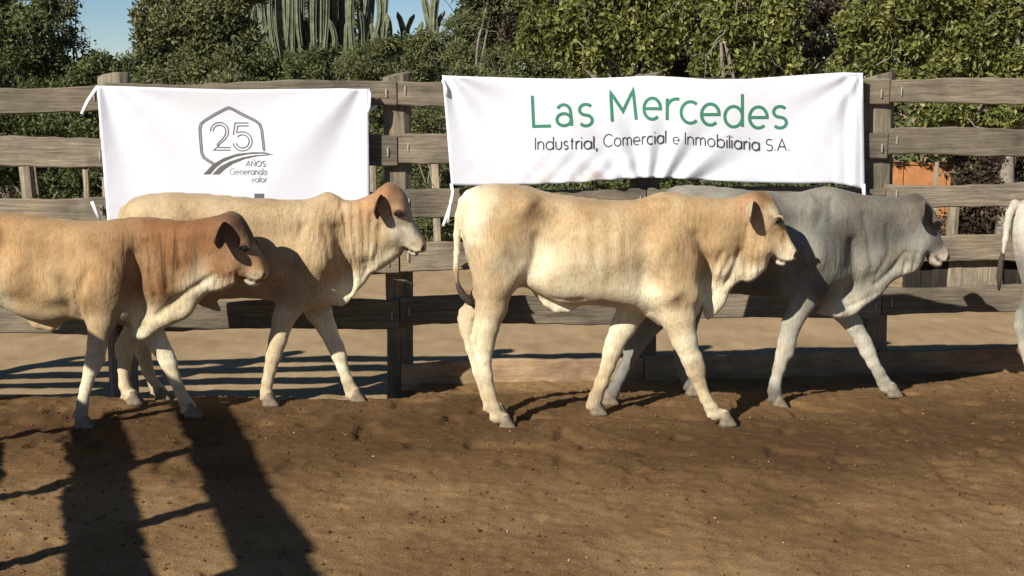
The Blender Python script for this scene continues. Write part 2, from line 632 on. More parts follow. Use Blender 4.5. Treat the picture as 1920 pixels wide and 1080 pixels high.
def smin(a, b, k):
    h = np.clip(0.5 + 0.5 * (b - a) / k, 0, 1)
    return b + (a - b) * h - k * h * (1 - h)


def hide_mat(name, dark_amt=0.5, streak=1.0):
    m, nt, b = new_mat(name)
    L = nt.links
    ca = node(nt, 'ShaderNodeAttribute', attribute_name='coat')
    fa = node(nt, 'ShaderNodeAttribute', attribute_name='fold')
    tc = node(nt, 'ShaderNodeTexCoord')
    mp = node(nt, 'ShaderNodeMapping'); mp.inputs['Scale'].default_value = (110, 90, 20)
    mp.inputs['Rotation'].default_value = (0, 0.18, 0)
    L.new(tc.outputs['Object'], mp.inputs[0])
    n1 = node(nt, 'ShaderNodeTexNoise', Scale=1.0, Detail=6.0, Roughness=0.6, Distortion=0.6)
    L.new(mp.outputs[0], n1.inputs['Vector'])
    n2 = node(nt, 'ShaderNodeTexNoise', Scale=5.5, Detail=7.0, Roughness=0.66)
    L.new(tc.outputs['Object'], n2.inputs['Vector'])
    n3 = node(nt, 'ShaderNodeTexNoise', Scale=38.0, Detail=3.0, Roughness=0.6)
    L.new(tc.outputs['Object'], n3.inputs['Vector'])
    r1 = ramp(nt, [(0.30, (0.66, 0.62, 0.55)), (0.50, (1, 1, 1)), (0.70, (1.18, 1.19, 1.22))])
    L.new(n1.outputs[0], r1.inputs[0])
    r2 = ramp(nt, [(0.30, (0.66, 0.58, 0.48)), (0.46, (0.92, 0.90, 0.87)), (0.55, (1, 1, 1)), (0.70, (1.16, 1.17, 1.2))])
    L.new(n2.outputs[0], r2.inputs[0])
    r3 = ramp(nt, [(0.24, (0.62, 0.56, 0.50)), (0.36, (1, 1, 1)), (0.8, (1.04, 1.04, 1.05))])
    L.new(n3.outputs[0], r3.inputs[0])
    cur = ca.outputs['Color']
    for r, f in ((r1, 0.72 * streak), (r2, 0.9), (r3, 0.5)):
        mx = node(nt, 'ShaderNodeMix', data_type='RGBA', blend_type='MULTIPLY')
        mx.inputs['Factor'].default_value = f
        L.new(cur, mx.inputs['A']); L.new(r.outputs[0], mx.inputs['B'])
        cur = mx.outputs['Result']
    L.new(cur, b.inputs['Base Color'])
    b.inputs['Roughness'].default_value = 0.72
    b.inputs['Specular IOR Level'].default_value = 0.18
    b.inputs['Sheen Weight'].default_value = 0.12
    b.inputs['Sheen Roughness'].default_value = 0.5
    b.inputs['Sheen Tint'].default_value = (1, 0.95, 0.85, 1)
    # folds: long vertical wrinkles where the skin hangs
    mp2 = node(nt, 'ShaderNodeMapping'); mp2.inputs['Scale'].default_value = (26, 12, 4.0)
    mp2.inputs['Rotation'].default_value = (0, 0.30, 0)
    L.new(tc.outputs['Object'], mp2.inputs[0])
    n4 = node(nt, 'ShaderNodeTexNoise', Scale=1.0, Detail=2.0, Roughness=0.5, Distortion=0.4)
    L.new(mp2.outputs[0], n4.inputs['Vector'])
    mu = node(nt, 'ShaderNodeMath', operation='MULTIPLY')
    L.new(n4.outputs[0], mu.inputs[0]); L.new(fa.outputs['Fac'], mu.inputs[1])
    b1 = node(nt, 'ShaderNodeBump'); b1.inputs['Strength'].default_value = 0.9; b1.inputs['Distance'].default_value = 0.035
    L.new(mu.outputs[0], b1.inputs['Height'])
    b2 = node(nt, 'ShaderNodeBump'); b2.inputs['Strength'].default_value = 0.35; b2.inputs['Distance'].default_value = 0.010
    L.new(n1.outputs[0], b2.inputs['Height']); L.new(b1.outputs[0], b2.inputs['Normal'])
    b3 = node(nt, 'ShaderNodeBump'); b3.inputs['Strength'].default_value = 0.5; b3.inputs['Distance'].default_value = 0.02
    L.new(n2.outputs[0], b3.inputs['Height']); L.new(b2.outputs[0], b3.inputs['Normal'])
    L.new(b3.outputs[0], b.inputs['Normal'])
    return m


M_HIDE = hide_mat('short_cattle_coat')
M_HOOF = plain('hoof_horn', (0.20, 0.155, 0.105), 0.6, 0.35, 30)
M_EYE = plain('dark_eye', (0.012, 0.009, 0.008), 0.12, 0.0, spec=0.6)
M_SWITCH = plain('dark_tail_hair', (0.055, 0.04, 0.032), 0.7, 0.3, 60, 0.004)
M_TAG = plain('old_ear_tag', (0.30, 0.20, 0.08), 0.5)
M_NOSTRIL = plain('dark_wet_nostril', (0.02, 0.014, 0.012), 0.35)


def hoof_mesh(L=0.105, W=0.088, H=0.07):
    """two claws side by side, toe towards +X, sole at z=0, heel-fetlock join above the rear half"""
    bm = bmesh.new()
    for s in (-1, 1):
        rings = []
        for (zf, xs, xe, wf) in ((0.0, -0.48, 0.56, 1.0), (0.25, -0.48, 0.50, 0.99), (0.6, -0.44, 0.34, 0.92), (1.0, -0.38, 0.14, 0.80), (1.25, -0.30, 0.06, 0.6)):
            ring = []
            for k in range(10):
                a = 2 * math.pi * k / 10
                cx = (xs + xe) / 2; hx = (xe - xs) / 2
                x = L * (cx + hx * math.cos(a) * (1.0 if math.cos(a) < 0 else 1.0))
                taper = 1.0 - 0.35 * max(0, math.cos(a)) ** 2
                y = W * (0.25 * s * (1 - 0.10 * zf) + 0.235 * wf * math.sin(a) * taper)
                ring.append(bm.verts.new((x, y, H * zf)))
            rings.append(ring)
        for r0, r1 in zip(rings, rings[1:]):
            for k in range(10): bm.faces.new((r0[k], r0[(k + 1) % 10], r1[(k + 1) % 10], r1[k]))
        bm.faces.new(rings[0][::-1]); bm.faces.new(rings[-1])
    me = bpy.data.meshes.new('hoof'); bm.to_mesh(me); bm.free()
    me.polygons.foreach_set('use_smooth', [True] * len(me.polygons))
    return me


HOOF = hoof_mesh()


def ear_mesh(L, W, droop, seed):
    """leaf-shaped cupped ear: base at origin, pointing along -Y, opening forward (+X) and down"""
    r = random.Random(seed)
    V = []; F = []
    n, k = 12, 9
    for side in (0, 1):
        for i in range(n + 1):
            t = i / n
            w = W * (0.40 + 0.72 * math.sin(math.pi * t) ** 0.7) * math.sqrt(max(0, 1 - t ** 4)) * 0.5
            if i == n: w = 0.002
            for j in range(k):
                q = (j / (k - 1)) * 2 - 1
                cup = W * 0.30 * (1 - t * 0.75) * (q * q) * 1.0
                x = -0.05 * L * t + cup - W * 0.2 + (0.006 if side else 0.0) * (1 - q * q) * (1 - t)
                y = -L * t
                z = w * q - droop * t * L * 0.7
                V.append((x, y, z + r.uniform(-.001, .001)))
    m = (n + 1) * k
    for side in (0, 1):
        for i in range(n):
            for j in range(k - 1):
                a = side * m + i * k + j
                f = (a, a + 1, a + 1 + k, a + k)
                F.append(f if side else f[::-1])
    for i in range(n):
        for j in (0, k - 1):
            a = i * k + j
            F.append((a, a + k, a + k + m, a + m) if j == 0 else (a, a + m, a + k + m, a + k))
    return mesh('ear', V, F, True)


def tube(name, pts, radii, nk=8, flat=1.0):
    V = []; F = []
    P = [Vector(p) for p in pts]
    for i, p in enumerate(P):
        t = (P[min(i + 1, len(P) - 1)] - P[max(i - 1, 0)]).normalized()
        u = t.cross(Vector((0.31, 1, 0.13))).normalized(); v = t.cross(u)
        for k in range(nk):
            a = 2 * math.pi * k / nk
            V.append(p + u * radii[i] * math.cos(a) + v * radii[i] * flat * math.sin(a))
    for i in range(len(P) - 1):
        for k in range(nk):
            a = i * nk + k; b = i * nk + (k + 1) % nk
            F.append((a, b, b + nk, a + nk))
    F.append(tuple(range(nk - 1, -1, -1))); F.append(tuple((len(P) - 1) * nk + k for k in range(nk)))
    return mesh(name, V, F, True)


def build_cow(label, Y0, outline, width, bumps, legs, hooves, coat, folds, ear, eye, nostril, tail=None, switch=None,
              sheath=None, dx=0.0, group='cattle walking along the fence', ear_col=(0.2, 0.1, 0.05), far_ear=True,
              mouth=None, marks=(), ear_len=0.17, coat_gain=1.0, grooves=(), hocks=()):
    """outline / chains are given in photo pixels and carried to the animal's own upright middle plane Y = Y0"""
    def P(px, py, Y=Y0):
        v = at(px, py, Y)
        return (v.x + dx, v.z)
    out = catmull([P(*q) for q in outline], 5)
    # ---- leg chains
    chains = []
    for ch, yo, hoof in zip(legs, [c[0][4] if len(c[0]) > 4 else 0 for c in legs], hooves):
        pass
    grounded = []
    for ch, (yo, hx, hy, pitch) in zip(legs, hooves):
        Y = Y0 + yo
        hp = P(hx, hy, Y)
        gz = float(arena_z(np.array([hp[0]]), np.array([Y]))[0]) + 0.002
        top = P(ch[0][0], ch[0][1], Y)[1]
        pts = []
        for q in ch:
            x, z = P(q[0], q[1], Y)
            f = np.clip((top - z) / max(top - hp[1], 1e-6), 0, 1)
            z2 = z + f * (gz - hp[1])
            r = q[2] / FOC * (Y * CT + 0.2) * (0.95 if q[2] > 24 else 0.87)
            pts.append((x, z2, r, q[3] * (1.0 if q[2] > 24 else 0.92)))
        # fetlock ends in the hoof
        pts.append((hp[0] - 0.018, gz + 0.062, 0.032, 0.034))
        chains.append((yo, pts)); grounded.append((hp[0], Y, gz, pitch))
    xs = [p[0] for p in out] + [p[0] for _, c in chains for p in c]
    zs = [p[1] for p in out]
    x0, x1 = min(xs) - 0.16, max(xs) + 0.08
    z0, z1 = -0.10, max(zs) + 0.06
    y0, y1 = -0.36, 0.36
    gx = np.arange(x0, x1, VOX); gy = np.arange(y0, y1, VOX); gz_ = np.arange(z0, z1, VOX)
    X2, Z2 = np.meshgrid(gx, gz_, indexing='ij')
    sd = poly_sd(out, X2, Z2)
    wp = [P(q[0], q[1]) for q in width]
    WR = idw(wp, [(q[2], q[3]) for q in width], X2, Z2)
    W, R = WR[..., 0], WR[..., 1]
    # soften
    for _ in range(6):
        for A in (W, R):
            A[1:-1, 1:-1] = 0.25 * (A[2:, 1:-1] + A[:-2, 1:-1] + A[1:-1, 2:] + A[1:-1, :-2])
    q = np.clip(sd / R, 0, 1)
    T = W * np.sqrt(np.maximum(0, 1 - (1 - q) ** 2))
    edge = np.clip(sd / (0.5 * R), 0, 1)
    for (px, py, rx, rz, amp) in bumps:
        cx, cz = P(px, py)
        k = (Y0 * CT + 0.2) / FOC
        T = T + 1.5 * amp * edge * np.exp(-((X2 - cx) / (rx * k)) ** 2 - ((Z2 - cz) / (rz * k)) ** 2)
    kpx = (Y0 * CT + 0.2) / FOC
    for (pts_, wpx, dep) in grooves:
        gp = [P(*m) for m in pts_]
        dd = np.full(X2.shape, 9.0)
        for a, b in zip(gp, gp[1:]):
            ex, ez = b[0] - a[0], b[1] - a[1]
            t = np.clip(((X2 - a[0]) * ex + (Z2 - a[1]) * ez) / (ex * ex + ez * ez), 0, 1)
            dd = np.minimum(dd, np.hypot(X2 - a[0] - t * ex, Z2 - a[1] - t * ez))
        T = T - 0.85 * dep * np.clip(sd / 0.04, 0, 1) * np.exp(-(dd / (wpx * kpx)) ** 2)
    T = np.where(sd < 0, sd, np.maximum(T, 0.002))
    F = np.abs(gy)[None, :, None] - T[:, None, :]
    g = np.gradient(T, VOX)
    gm = np.sqrt(1 + np.minimum(g[0] ** 2 + g[1] ** 2, 9.0))
    F = (F / gm[:, None, :]).astype(np.float32)
    # ---- chains
    def add_chain(F, pts, yo, k):
        D = np.full(F.shape, 9.0, dtype=np.float32)
        for (ax, az, ar, at_), (bx, bz, br, bt) in zip(pts, pts[1:]):
            rm = max(ar, br, at_, bt) + 0.10
            i0 = max(0, int((min(ax, bx) - rm - x0) / VOX)); i1 = min(len(gx), int((max(ax, bx) + rm - x0) / VOX) + 2)
            j0 = max(0, int((yo - rm - y0) / VOX)); j1 = min(len(gy), int((yo + rm - y0) / VOX) + 2)
            k0 = max(0, int((min(az, bz) - rm - z0) / VOX)); k1 = min(len(gz_), int((max(az, bz) + rm - z0) / VOX) + 2)
            if i1 <= i0 or j1 <= j0 or k1 <= k0: continue
            xx = gx[i0:i1, None, None]; yy = gy[None, j0:j1, None] - yo; zz = gz_[None, None, k0:k1]
            ex, ez = bx - ax, bz - az
            t = np.clip(((xx - ax) * ex + (zz - az) * ez) / max(ex * ex + ez * ez, 1e-9), 0, 1)
            ts = t
            r = ar + (br - ar) * ts
            th = at_ + (bt - at_) * ts
            d = np.sqrt((xx - ax - t * ex) ** 2 + (zz - az - t * ez) ** 2 + (yy * (r / th)) ** 2) - r
            d = d * np.minimum(1, th / r)
            S = D[i0:i1, j0:j1, k0:k1]
            D[i0:i1, j0:j1, k0:k1] = smin(S, d.astype(np.float32), 0.012)
        return smin(F, D, k)
    for yo, pts in chains:
        F = add_chain(F, pts, yo, 0.045)
        fx, fz = pts[-2][0], pts[-2][1]
        for q in (-1, 1):
            F = add_chain(F, [(fx - 0.030, fz + 0.012, .013, .011), (fx - 0.040, fz - 0.012, .010, .009)], yo + q * .016, 0.008)
    for (yo, pts_) in hocks:
        F = add_chain(F, [P(q[0], q[1], Y0 + yo) + (q[2] * .86 / 327.0, q[2] * .86 / 327.0 * .8) for q in pts_], yo, 0.022)
    if mouth:
        mp_ = [P(*m) for m in mouth]
        for a, b in zip(mp_, mp_[1:]):
            ex, ez = b[0] - a[0], b[1] - a[1]
            t = np.clip(((X2 - a[0]) * ex + (Z2 - a[1]) * ez) / (ex * ex + ez * ez), 0, 1)
            d = np.hypot(X2 - a[0] - t * ex, Z2 - a[1] - t * ez)
            F += (0.014 * np.exp(-(d / 0.008) ** 2)).astype(np.float32)[:, None, :]
    if tail:
        F = add_chain(F, [P(t[0], t[1]) + (t[2] / 327.0, t[2] / 327.0) for t in tail], 0.0, 0.012)
    if sheath:
        F = add_chain(F, [P(t[0], t[1]) + (t[2] / 327.0, t[2] / 327.0 * 0.8) for t in sheath], 0.0, 0.03)
    ex_, ez_ = P(*eye)
    nx_, nz_2 = P(*nostril)
    V, Q = surface_nets(F, np.array((x0, y0, z0)), VOX)
    V = laplacian(V, Q, 1, 0.5)
    N = vnormals(V, Q)
    # fine unevenness of flesh under the skin
    V = V + N * (0.006 * (fbm(V[:, 0] * 9 + V[:, 1] * 5, V[:, 2] * 9 + V[:, 1] * 4, 3, 77) - 0.45))[:, None]
    cp = [P(c[0], c[1]) for c in coat]
    Cc = idw(cp, [c[2] for c in coat], V[:, 0], V[:, 2], 3.6, 0.04)
    low = np.clip((0.30 - V[:, 2]) / 0.26, 0, 1) * np.clip(2.2 * (fbm(V[:, 0] * 21 + V[:, 1] * 17, V[:, 2] * 21, 3, 51) - 0.30), 0, 1)
    Cc = Cc * (1 - 0.62 * low[:, None]) + np.array((0.17, 0.115, 0.065)) * 0.62 * low[:, None]
    lum = Cc.mean(1, keepdims=True)
    Cc = Cc * (coat_gain + (1 - coat_gain) * np.clip((lum - 0.15) / 0.25, 0, 1))
    for (pts_, wpx, colr, amt) in list(marks) + ([(mouth, 3.0, (0.07, 0.04, 0.03), 0.8)] if mouth else []):
        mp_ = [P(*m) for m in pts_]
        if len(mp_) == 1: mp_ = mp_ + [(mp_[0][0] + 1e-4, mp_[0][1])]
        dd = np.full(len(V), 9.0)
        for a, b in zip(mp_, mp_[1:]):
            ex, ez = b[0] - a[0], b[1] - a[1]
            t = np.clip(((V[:, 0] - a[0]) * ex + (V[:, 2] - a[1]) * ez) / (ex * ex + ez * ez), 0, 1)
            dd = np.minimum(dd, np.hypot(V[:, 0] - a[0] - t * ex, V[:, 2] - a[1] - t * ez))
        wgt = (amt * np.exp(-(dd / (wpx / 327.0)) ** 2))[:, None]
        Cc = Cc * (1 - wgt) + np.array(colr) * wgt
    fo = np.zeros(len(V))
    for (px, py, rx, rz, a) in folds:
        cx, cz = P(px, py); k = (Y0 * CT + 0.2) / FOC
        fo = np.maximum(fo, a * np.exp(-((V[:, 0] - cx) / (rx * k)) ** 2 - ((V[:, 2] - cz) / (rz * k)) ** 2))
    xm, zm = float((x0 + x1) / 2), 0.0
    root = empty('cow', (xm, Y0, 0.0))
    tag(root, label, 'cattle', group)
    Vw = V + np.array((0, Y0, 0)) - np.array((xm, Y0, 0.0))
    me = np_mesh('body', Vw, Q, True)
    vcol(me, 'coat', Cc); vfloat(me, 'fold', fo)
    ob = link('body', me, M_HIDE, root, False)
    # ---- hooves
    for (hx, hy, hz, pitch) in grounded:
        o = link('hoof', HOOF, M_HOOF, root, False)
        o.location = (hx - xm + 0.0, hy - Y0, hz - 0.004)
        o.rotation_euler = (0, pitch, 0)
    # ---- find surface depth at eye / ear
    def depth(px, pz, side):
        i = int((px - x0) / VOX); k = int((pz - z0) / VOX)
        c = F[i, :, k] < 0
        j = np.nonzero(c)[0]
        if len(j) == 0: return 0.0
        return gy[j[0]] if side < 0 else gy[j[-1]]
    for s in (-1, 1):
        bm = bmesh.new()
        bmesh.ops.create_uvsphere(bm, u_segments=14, v_segments=10, radius=0.0245)
        me = bpy.data.meshes.new('eye'); bm.to_mesh(me); bm.free()
        me.polygons.foreach_set('use_smooth', [True] * len(me.polygons))
        for v in me.vertices: v.co = Vector((v.co.x * 1.1, v.co.y * 0.75, v.co.z * 0.9))
        o = link('eye', me, M_EYE, root, False)
        yd = depth(ex_, ez_, s)
        o.location = (ex_ - xm, yd - s * 0.007, ez_)
        pts = []
        for k in range(7):
            a = math.radians(200 - k * 36)
            pts.append((0.030 * math.cos(a), s * (0.010 + 0.006 * math.sin(a)), 0.022 * math.sin(a)))
        lid = link('eyelid', tube('eyelid', pts, [0.004, 0.007, 0.009, 0.009, 0.009, 0.007, 0.004]), None, o, False)
        cl = np.tile(np.array(ear_col) * 0.8, (len(lid.data.vertices), 1))
        vcol(lid.data, 'coat', cl); vfloat(lid.data, 'fold', np.zeros(len(cl))); lid.data.materials.append(M_HIDE)
        # nostril
        yn = depth(nx_ - 0.012, nz_2, s)
        bm = bmesh.new()
        bmesh.ops.create_uvsphere(bm, u_segments=10, v_segments=8, radius=0.015)
        me = bpy.data.meshes.new('nostril'); bm.to_mesh(me); bm.free()
        me.polygons.foreach_set('use_smooth', [True] * len(me.polygons))
        o = link('nostril', me, M_NOSTRIL, root, False)
        o.location = (nx_ - xm - 0.012, s * max(abs(yn) - 0.001, 0.02), nz_2)
        o.scale = (0.75, 0.6, 1.2); o.rotation_euler = (0, 0.35, s * -0.5)
        # ear
        ea_x, ea_z = P(*ear)
        eo = link('ear', ear_mesh(ear_len, 0.132, 0.22, 3), None, root, False)
        n = len(eo.data.vertices)
        t = np.array([-v.co.y for v in eo.data.vertices]) / ear_len
        cc = np.array(ear_col)[None, :] * (1 - 0.25 * t[:, None])
        vcol(eo.data, 'coat', cc); vfloat(eo.data, 'fold', np.zeros(n)); eo.data.materials.append(M_HIDE)
        eo.location = (ea_x - xm, depth(ea_x, ea_z, s) - s * 0.02, ea_z)
        eo.rotation_euler = (0.12 * (1 if s < 0 else -1), 0.10, 0.05 if s < 0 else -0.05)
        if s > 0: eo.scale = (1, -1, 1)
    if switch:
        pts = [at(q[0], q[1], Y0) + Vector((dx - xm, -Y0, 0)) for q in switch]
        sw = link('tail_switch', tube('tail_switch', pts, [q[2] / 327.0 for q in switch], 9, 0.8), M_SWITCH, root, False)
    return root


# shared coat tones (linear albedo)
CREAM = (0.60, 0.49, 0.31); PALE = (0.74, 0.655, 0.46); TAN = (0.39, 0.255, 0.13); RUST = (0.30, 0.155, 0.062)
BROWN = (0.15, 0.075, 0.036); SAND = (0.48, 0.345, 0.19); GREY = (0.130, 0.124, 0.108); LGREY = (0.30, 0.28, 0.225)
DGREY = (0.085, 0.08, 0.07); GOLD = (0.43, 0.28, 0.135)

# ---------------- cream bull in front, centre right
C_out = [(868, 376), (880, 356), (900, 348), (930, 345), (965, 346), (992, 350), (1015, 358), (1045, 364), (1075, 368), (1105, 372),
         (1135, 376), (1162, 377), (1187, 375), (1207, 371), (1226, 364), (1245, 360), (1270, 361), (1300, 367), (1330, 371), (1360, 371),
         (1385, 367), (1402, 361), (1420, 357), (1436, 360), (1449, 371), (1458, 386), (1466, 403), (1473, 425), (1481, 446), (1489, 460),
         (1494, 469), (1493, 479), (1487, 490), (1477, 494), (1468, 499), (1458, 497), (1451, 489), (1445, 482), (1442, 491), (1436, 505),
         (1424, 517), (1410, 527), (1399, 529), (1390, 527), (1378, 535), (1369, 546), (1365, 558), (1358, 573), (1347, 586), (1334, 596), (1325, 599),
         (1318, 588), (1316, 572), (1312, 585), (1300, 600), (1280, 610), (1258, 614), (1238, 611), (1218, 597), (1192, 583), (1160, 577), (1128, 573), (1095, 571),
         (1060, 570), (1032, 562), (1008, 550), (990, 540), (975, 538), (955, 548), (930, 556), (905, 545), (888, 520), (876, 485), (868, 450), (863, 410)]
C_w = [(880, 380, .10, .08), (930, 380, .17, .11), (960, 400, .19, .14), (1000, 380, .19, .13), (900, 440, .17, .11), (940, 470, .185, .12), (1000, 470, .19, .16), (930, 530, .165, .09),
       (1080, 400, .185, .15), (1080, 470, .215, .18), (1080, 540, .19, .13), (1160, 460, .215, .19), (1150, 545, .19, .13),
       (1230, 390, .12, .10), (1240, 460, .20, .18), (1240, 540, .19, .15), (1250, 590, .10, .08), (1300, 400, .12, .10), (1300, 470, .155, .14), (1300, 550, .15, .11), (1300, 590, .05, .05), (1314, 560, .022, .03), (1318, 530, .045, .05),
       (1345, 430, .12, .12), (1350, 500, .085, .09), (1345, 560, .03, .05), (1325, 585, .022, .03), (1370, 530, .04, .05), (1395, 510, .055, .06),
       (1395, 420, .11, .12), (1420, 390, .105, .08), (1440, 410, .098, .055), (1430, 460, .088, .08), (1460, 450, .07, .05), (1475, 475, .066, .035), (1485, 480, .058, .026),
       (1465, 492, .05, .025), (1420, 505, .06, .06)]
C_b = [(900, 400, 40, 40, .02), (985, 385, 28, 22, .018), (1010, 470, 30, 60, -.030), (1040, 400, 40, 25, -.02), (925, 480, 45, 70, .022), (1245, 470, 45, 60, .025), (1270, 540, 40, 40, .03), (1315, 500, 18, 60, -.03),
       (1205, 520, 20, 45, -.02), (1110, 480, 60, 60, .015), (1425, 465, 22, 26, .012), (1452, 408, 16, 12, .012), (1452, 430, 16, 14, -.008), (1470, 445, 10, 14, -.010),
       (1385, 470, 10, 60, -.012), (1095, 440, 8, 70, .004), (1125, 440, 8, 70, .004), (1155, 440, 8, 70, .004)]
C_legs = [
    [(925, 470, 44, .10), (925, 530, 40, .085), (922, 570, 31, .068), (915, 605, 24, .052), (909, 640, 20, .042), (906, 662, 18, .038), (911, 690, 14.5, .031), (919, 725, 13, .029), (926, 748, 13.5, .031), (933, 765, 15, .035)],
    [(930, 520, 38, .08), (905, 560, 26, .06), (882, 592, 18, .043), (879, 612, 17, .04), (885, 650, 13.5, .031), (897, 695, 12.5, .029), (912, 738, 12.5, .03), (920, 760, 14, .034)],
    [(1262, 490, 48, .085), (1268, 545, 42, .08), (1272, 590, 33, .064), (1283, 632, 25, .05), (1297, 668, 21, .043), (1304, 688, 19, .039), (1312, 710, 14.5, .031), (1324, 738, 13, .029), (1334, 755, 14.5, .033), (1341, 766, 14, .034)],
    [(1210, 540, 36, .075), (1185, 580, 29, .06), (1168, 612, 25, .05), (1153, 642, 21, .043), (1147, 660, 19.5, .04), (1140, 685, 15.5, .032), (1128, 715, 14, .029), (1117, 742, 15, .033), (1113, 757, 15, .034)]]
C_hoof = [(-.115, 952, 787, 0.0), (.105, 940, 780, 0.0), (-.12, 1364, 786, 0.0), (.115, 1122, 774, 0.0)]
C_coat = [(880, 370, PALE), (910, 365, CREAM), (960, 370, TAN), (1000, 400, TAN), (870, 430, PALE), (900, 480, SAND), (940, 430, GOLD), (960, 480, (0.47, 0.385, 0.25)), (930, 540, SAND), (1000, 490, PALE),
          (1050, 400, SAND), (1100, 390, TAN), (1100, 440, SAND), (1100, 490, CREAM), (1060, 540, (0.5, 0.42, 0.27)), (1140, 540, (0.47, 0.39, 0.25)), (1180, 460, SAND), (1220, 390, GOLD), (1250, 370, SAND), (1250, 440, GOLD),
          (1210, 540, PALE), (1240, 520, SAND), (1270, 500, GOLD), (1280, 550, SAND), (1270, 590, CREAM), (1300, 400, GOLD), (1330, 400, TAN), (1360, 390, TAN), (1340, 470, GOLD), (1310, 470, GOLD), (1380, 450, GOLD), (1400, 380, (0.36, 0.21, .1)), (1425, 365, BROWN), (1440, 370, RUST),
          (1445, 390, CREAM), (1460, 440, GOLD), (1430, 440, GOLD), (1410, 480, GOLD), (1480, 470, CREAM), (1470, 490, PALE), (1420, 510, PALE), (1395, 520, PALE), (1380, 510, PALE), (1350, 540, PALE), (1330, 580, PALE),
          (915, 620, CREAM), (905, 680, PALE), (930, 750, CREAM), (1290, 640, PALE), (1305, 690, (0.5, .38, .24)), (1330, 750, CREAM), (1160, 620, PALE), (1130, 720, CREAM), (1112, 755, (0.42, .33, .21)), (1040, 575, PALE), (857, 470, PALE), (857, 530, (0.3, .2, .12))]
C_fold = [(1330, 510, 40, 60, 0.55), (1410, 490, 35, 50, 0.45), (1375, 540, 30, 40, 0.6), (1280, 440, 40, 60, 0.3), (1215, 575, 35, 25, .5), (970, 530, 25, 25, .4)]
C_gr = [([(1298, 440), (1312, 480), (1322, 515), (1323, 550)], 13, .028), ([(1246, 470), (1232, 510), (1222, 545), (1216, 575)], 12, .020), ([(1232, 552), (1250, 585), (1262, 606)], 7, .02),
  ([(1008, 384), (1026, 402), (1042, 420)], 9, .020), ([(1006, 440), (998, 490), (980, 528)], 10, .022), ([(893, 440), (897, 490), (905, 545)], 7, .012), ([(935, 500), (950, 530), (948, 560)], 8, .012),
  ([(1030, 554), (1060, 556), (1090, 553)], 4, .012), ([(1125, 560), (1170, 570), (1205, 588)], 5, .012), ([(985, 372), (1000, 366)], 12, -.02), ([(880, 392), (890, 410)], 9, -.014),
  ([(1396, 420), (1393, 470), (1396, 522)], 5, .016), ([(1408, 462), (1407, 520)], 3.5, .010), ([(1420, 470), (1420, 512)], 3.5, .009), ([(1382, 470), (1372, 500), (1360, 530)], 6, .016), ([(1366, 480), (1350, 510), (1338, 550)], 5, .012),
  ([(1348, 470), (1338, 500), (1332, 520)], 4, .010), ([(1432, 425), (1450, 440), (1466, 462)], 4, -.008), ([(1462, 420), (1472, 448)], 4, .007), ([(1444, 398), (1460, 402)], 4, -.010), ([(1446, 418), (1458, 418)], 4, .008),
  ([(1085, 400), (1080, 460), (1090, 520)], 6, .002), ([(1112, 400), (1108, 460), (1118, 520)], 6, .0025), ([(1140, 400), (1138, 460), (1146, 525)], 6, .0025), ([(1168, 405), (1168, 460), (1176, 525)], 6, .0025), ([(1256, 545), (1290, 520), (1300, 480)], 8, -.012)]
cowC = build_cow('large cream bull with rusty brown poll walking in front of the lettered banner', 7.56, C_out, C_w, C_b, C_legs, C_hoof, C_coat, C_fold, grooves=C_gr, hocks=[(-.115, [(898, 585, 7), (893, 615, 7), (889, 636, 8.5), (892, 655, 8)]), (.105, [(880, 568, 6), (868, 584, 8), (866, 598, 8.5), (872, 625, 8)]), (-.12, [(1308, 668, 9), (1313, 686, 8.5), (1316, 698, 6)])],
                 ear=(1401, 387), eye=(1452, 409), nostril=(1491, 475), mouth=[(1487, 489), (1476, 491), (1464, 489), (1455, 485), (1448, 479)], marks=[([(1478, 492), (1466, 496)], 5, (.52, .46, .44), .8), ([(1440, 405), (1460, 412)], 7, (.10, .06, .04), .7), ([(1445, 480), (1436, 500)], 4, (.3, .2, .1), .5), ([(1395, 520), (1393, 490), (1398, 460)], 4, (.3, .19, .09), .45), ([(1458, 372), (1472, 410)], 5, (.2, .11, .05), .5)],
                 tail=[(880, 366, 11), (868, 378, 9), (860, 405, 7.5), (857, 440, 6.5), (856.5, 475, 6), (855, 505, 5.5), (857, 530, 4.5)],
                 switch=[(856.5, 525, 3.5), (860, 538, 5.5), (868, 553, 7.5), (880, 566, 7), (892, 577, 1.5)],
                 sheath=[(1012, 548, 10), (1028, 566, 10), (1046, 576, 11), (1066, 578, 8), (1082, 571, 5)], ear_col=(0.50, 0.38, 0.23), ear_len=0.155)

# ---------------- young brown one in front at the left edge
A_out = [(-330, 470), (-322, 425), (-300, 405), (-265, 395), (-215, 393), (-150, 397), (-80, 399), (0, 398), (50, 401), (100, 408), (150, 414), (200, 413), (250, 408), (282, 408), (320, 412), (350, 414), (382, 409),
         (408, 404), (424, 398), (436, 396), (449, 402), (460, 415), (470, 433), (478, 450), (482, 464), (489, 473), (495, 483), (500, 494), (503, 506), (502, 517), (496, 525), (488, 532), (479, 537), (469, 536),
         (460, 529), (453, 524), (449, 531), (440, 536), (430, 541), (423, 545), (408, 547), (392, 549), (381, 558), (371, 570), (362, 585), (350, 597), (330, 606), (310, 615), (292, 625), (277, 635), (262, 637), (250, 633), (244, 627),
         (246, 618), (232, 610), (205, 604), (165, 601), (135, 599), (105, 605), (70, 600), (35, 588), (5, 575), (-40, 572), (-90, 560), (-130, 556), (-180, 565), (-230, 572), (-280, 560), (-312, 530)]
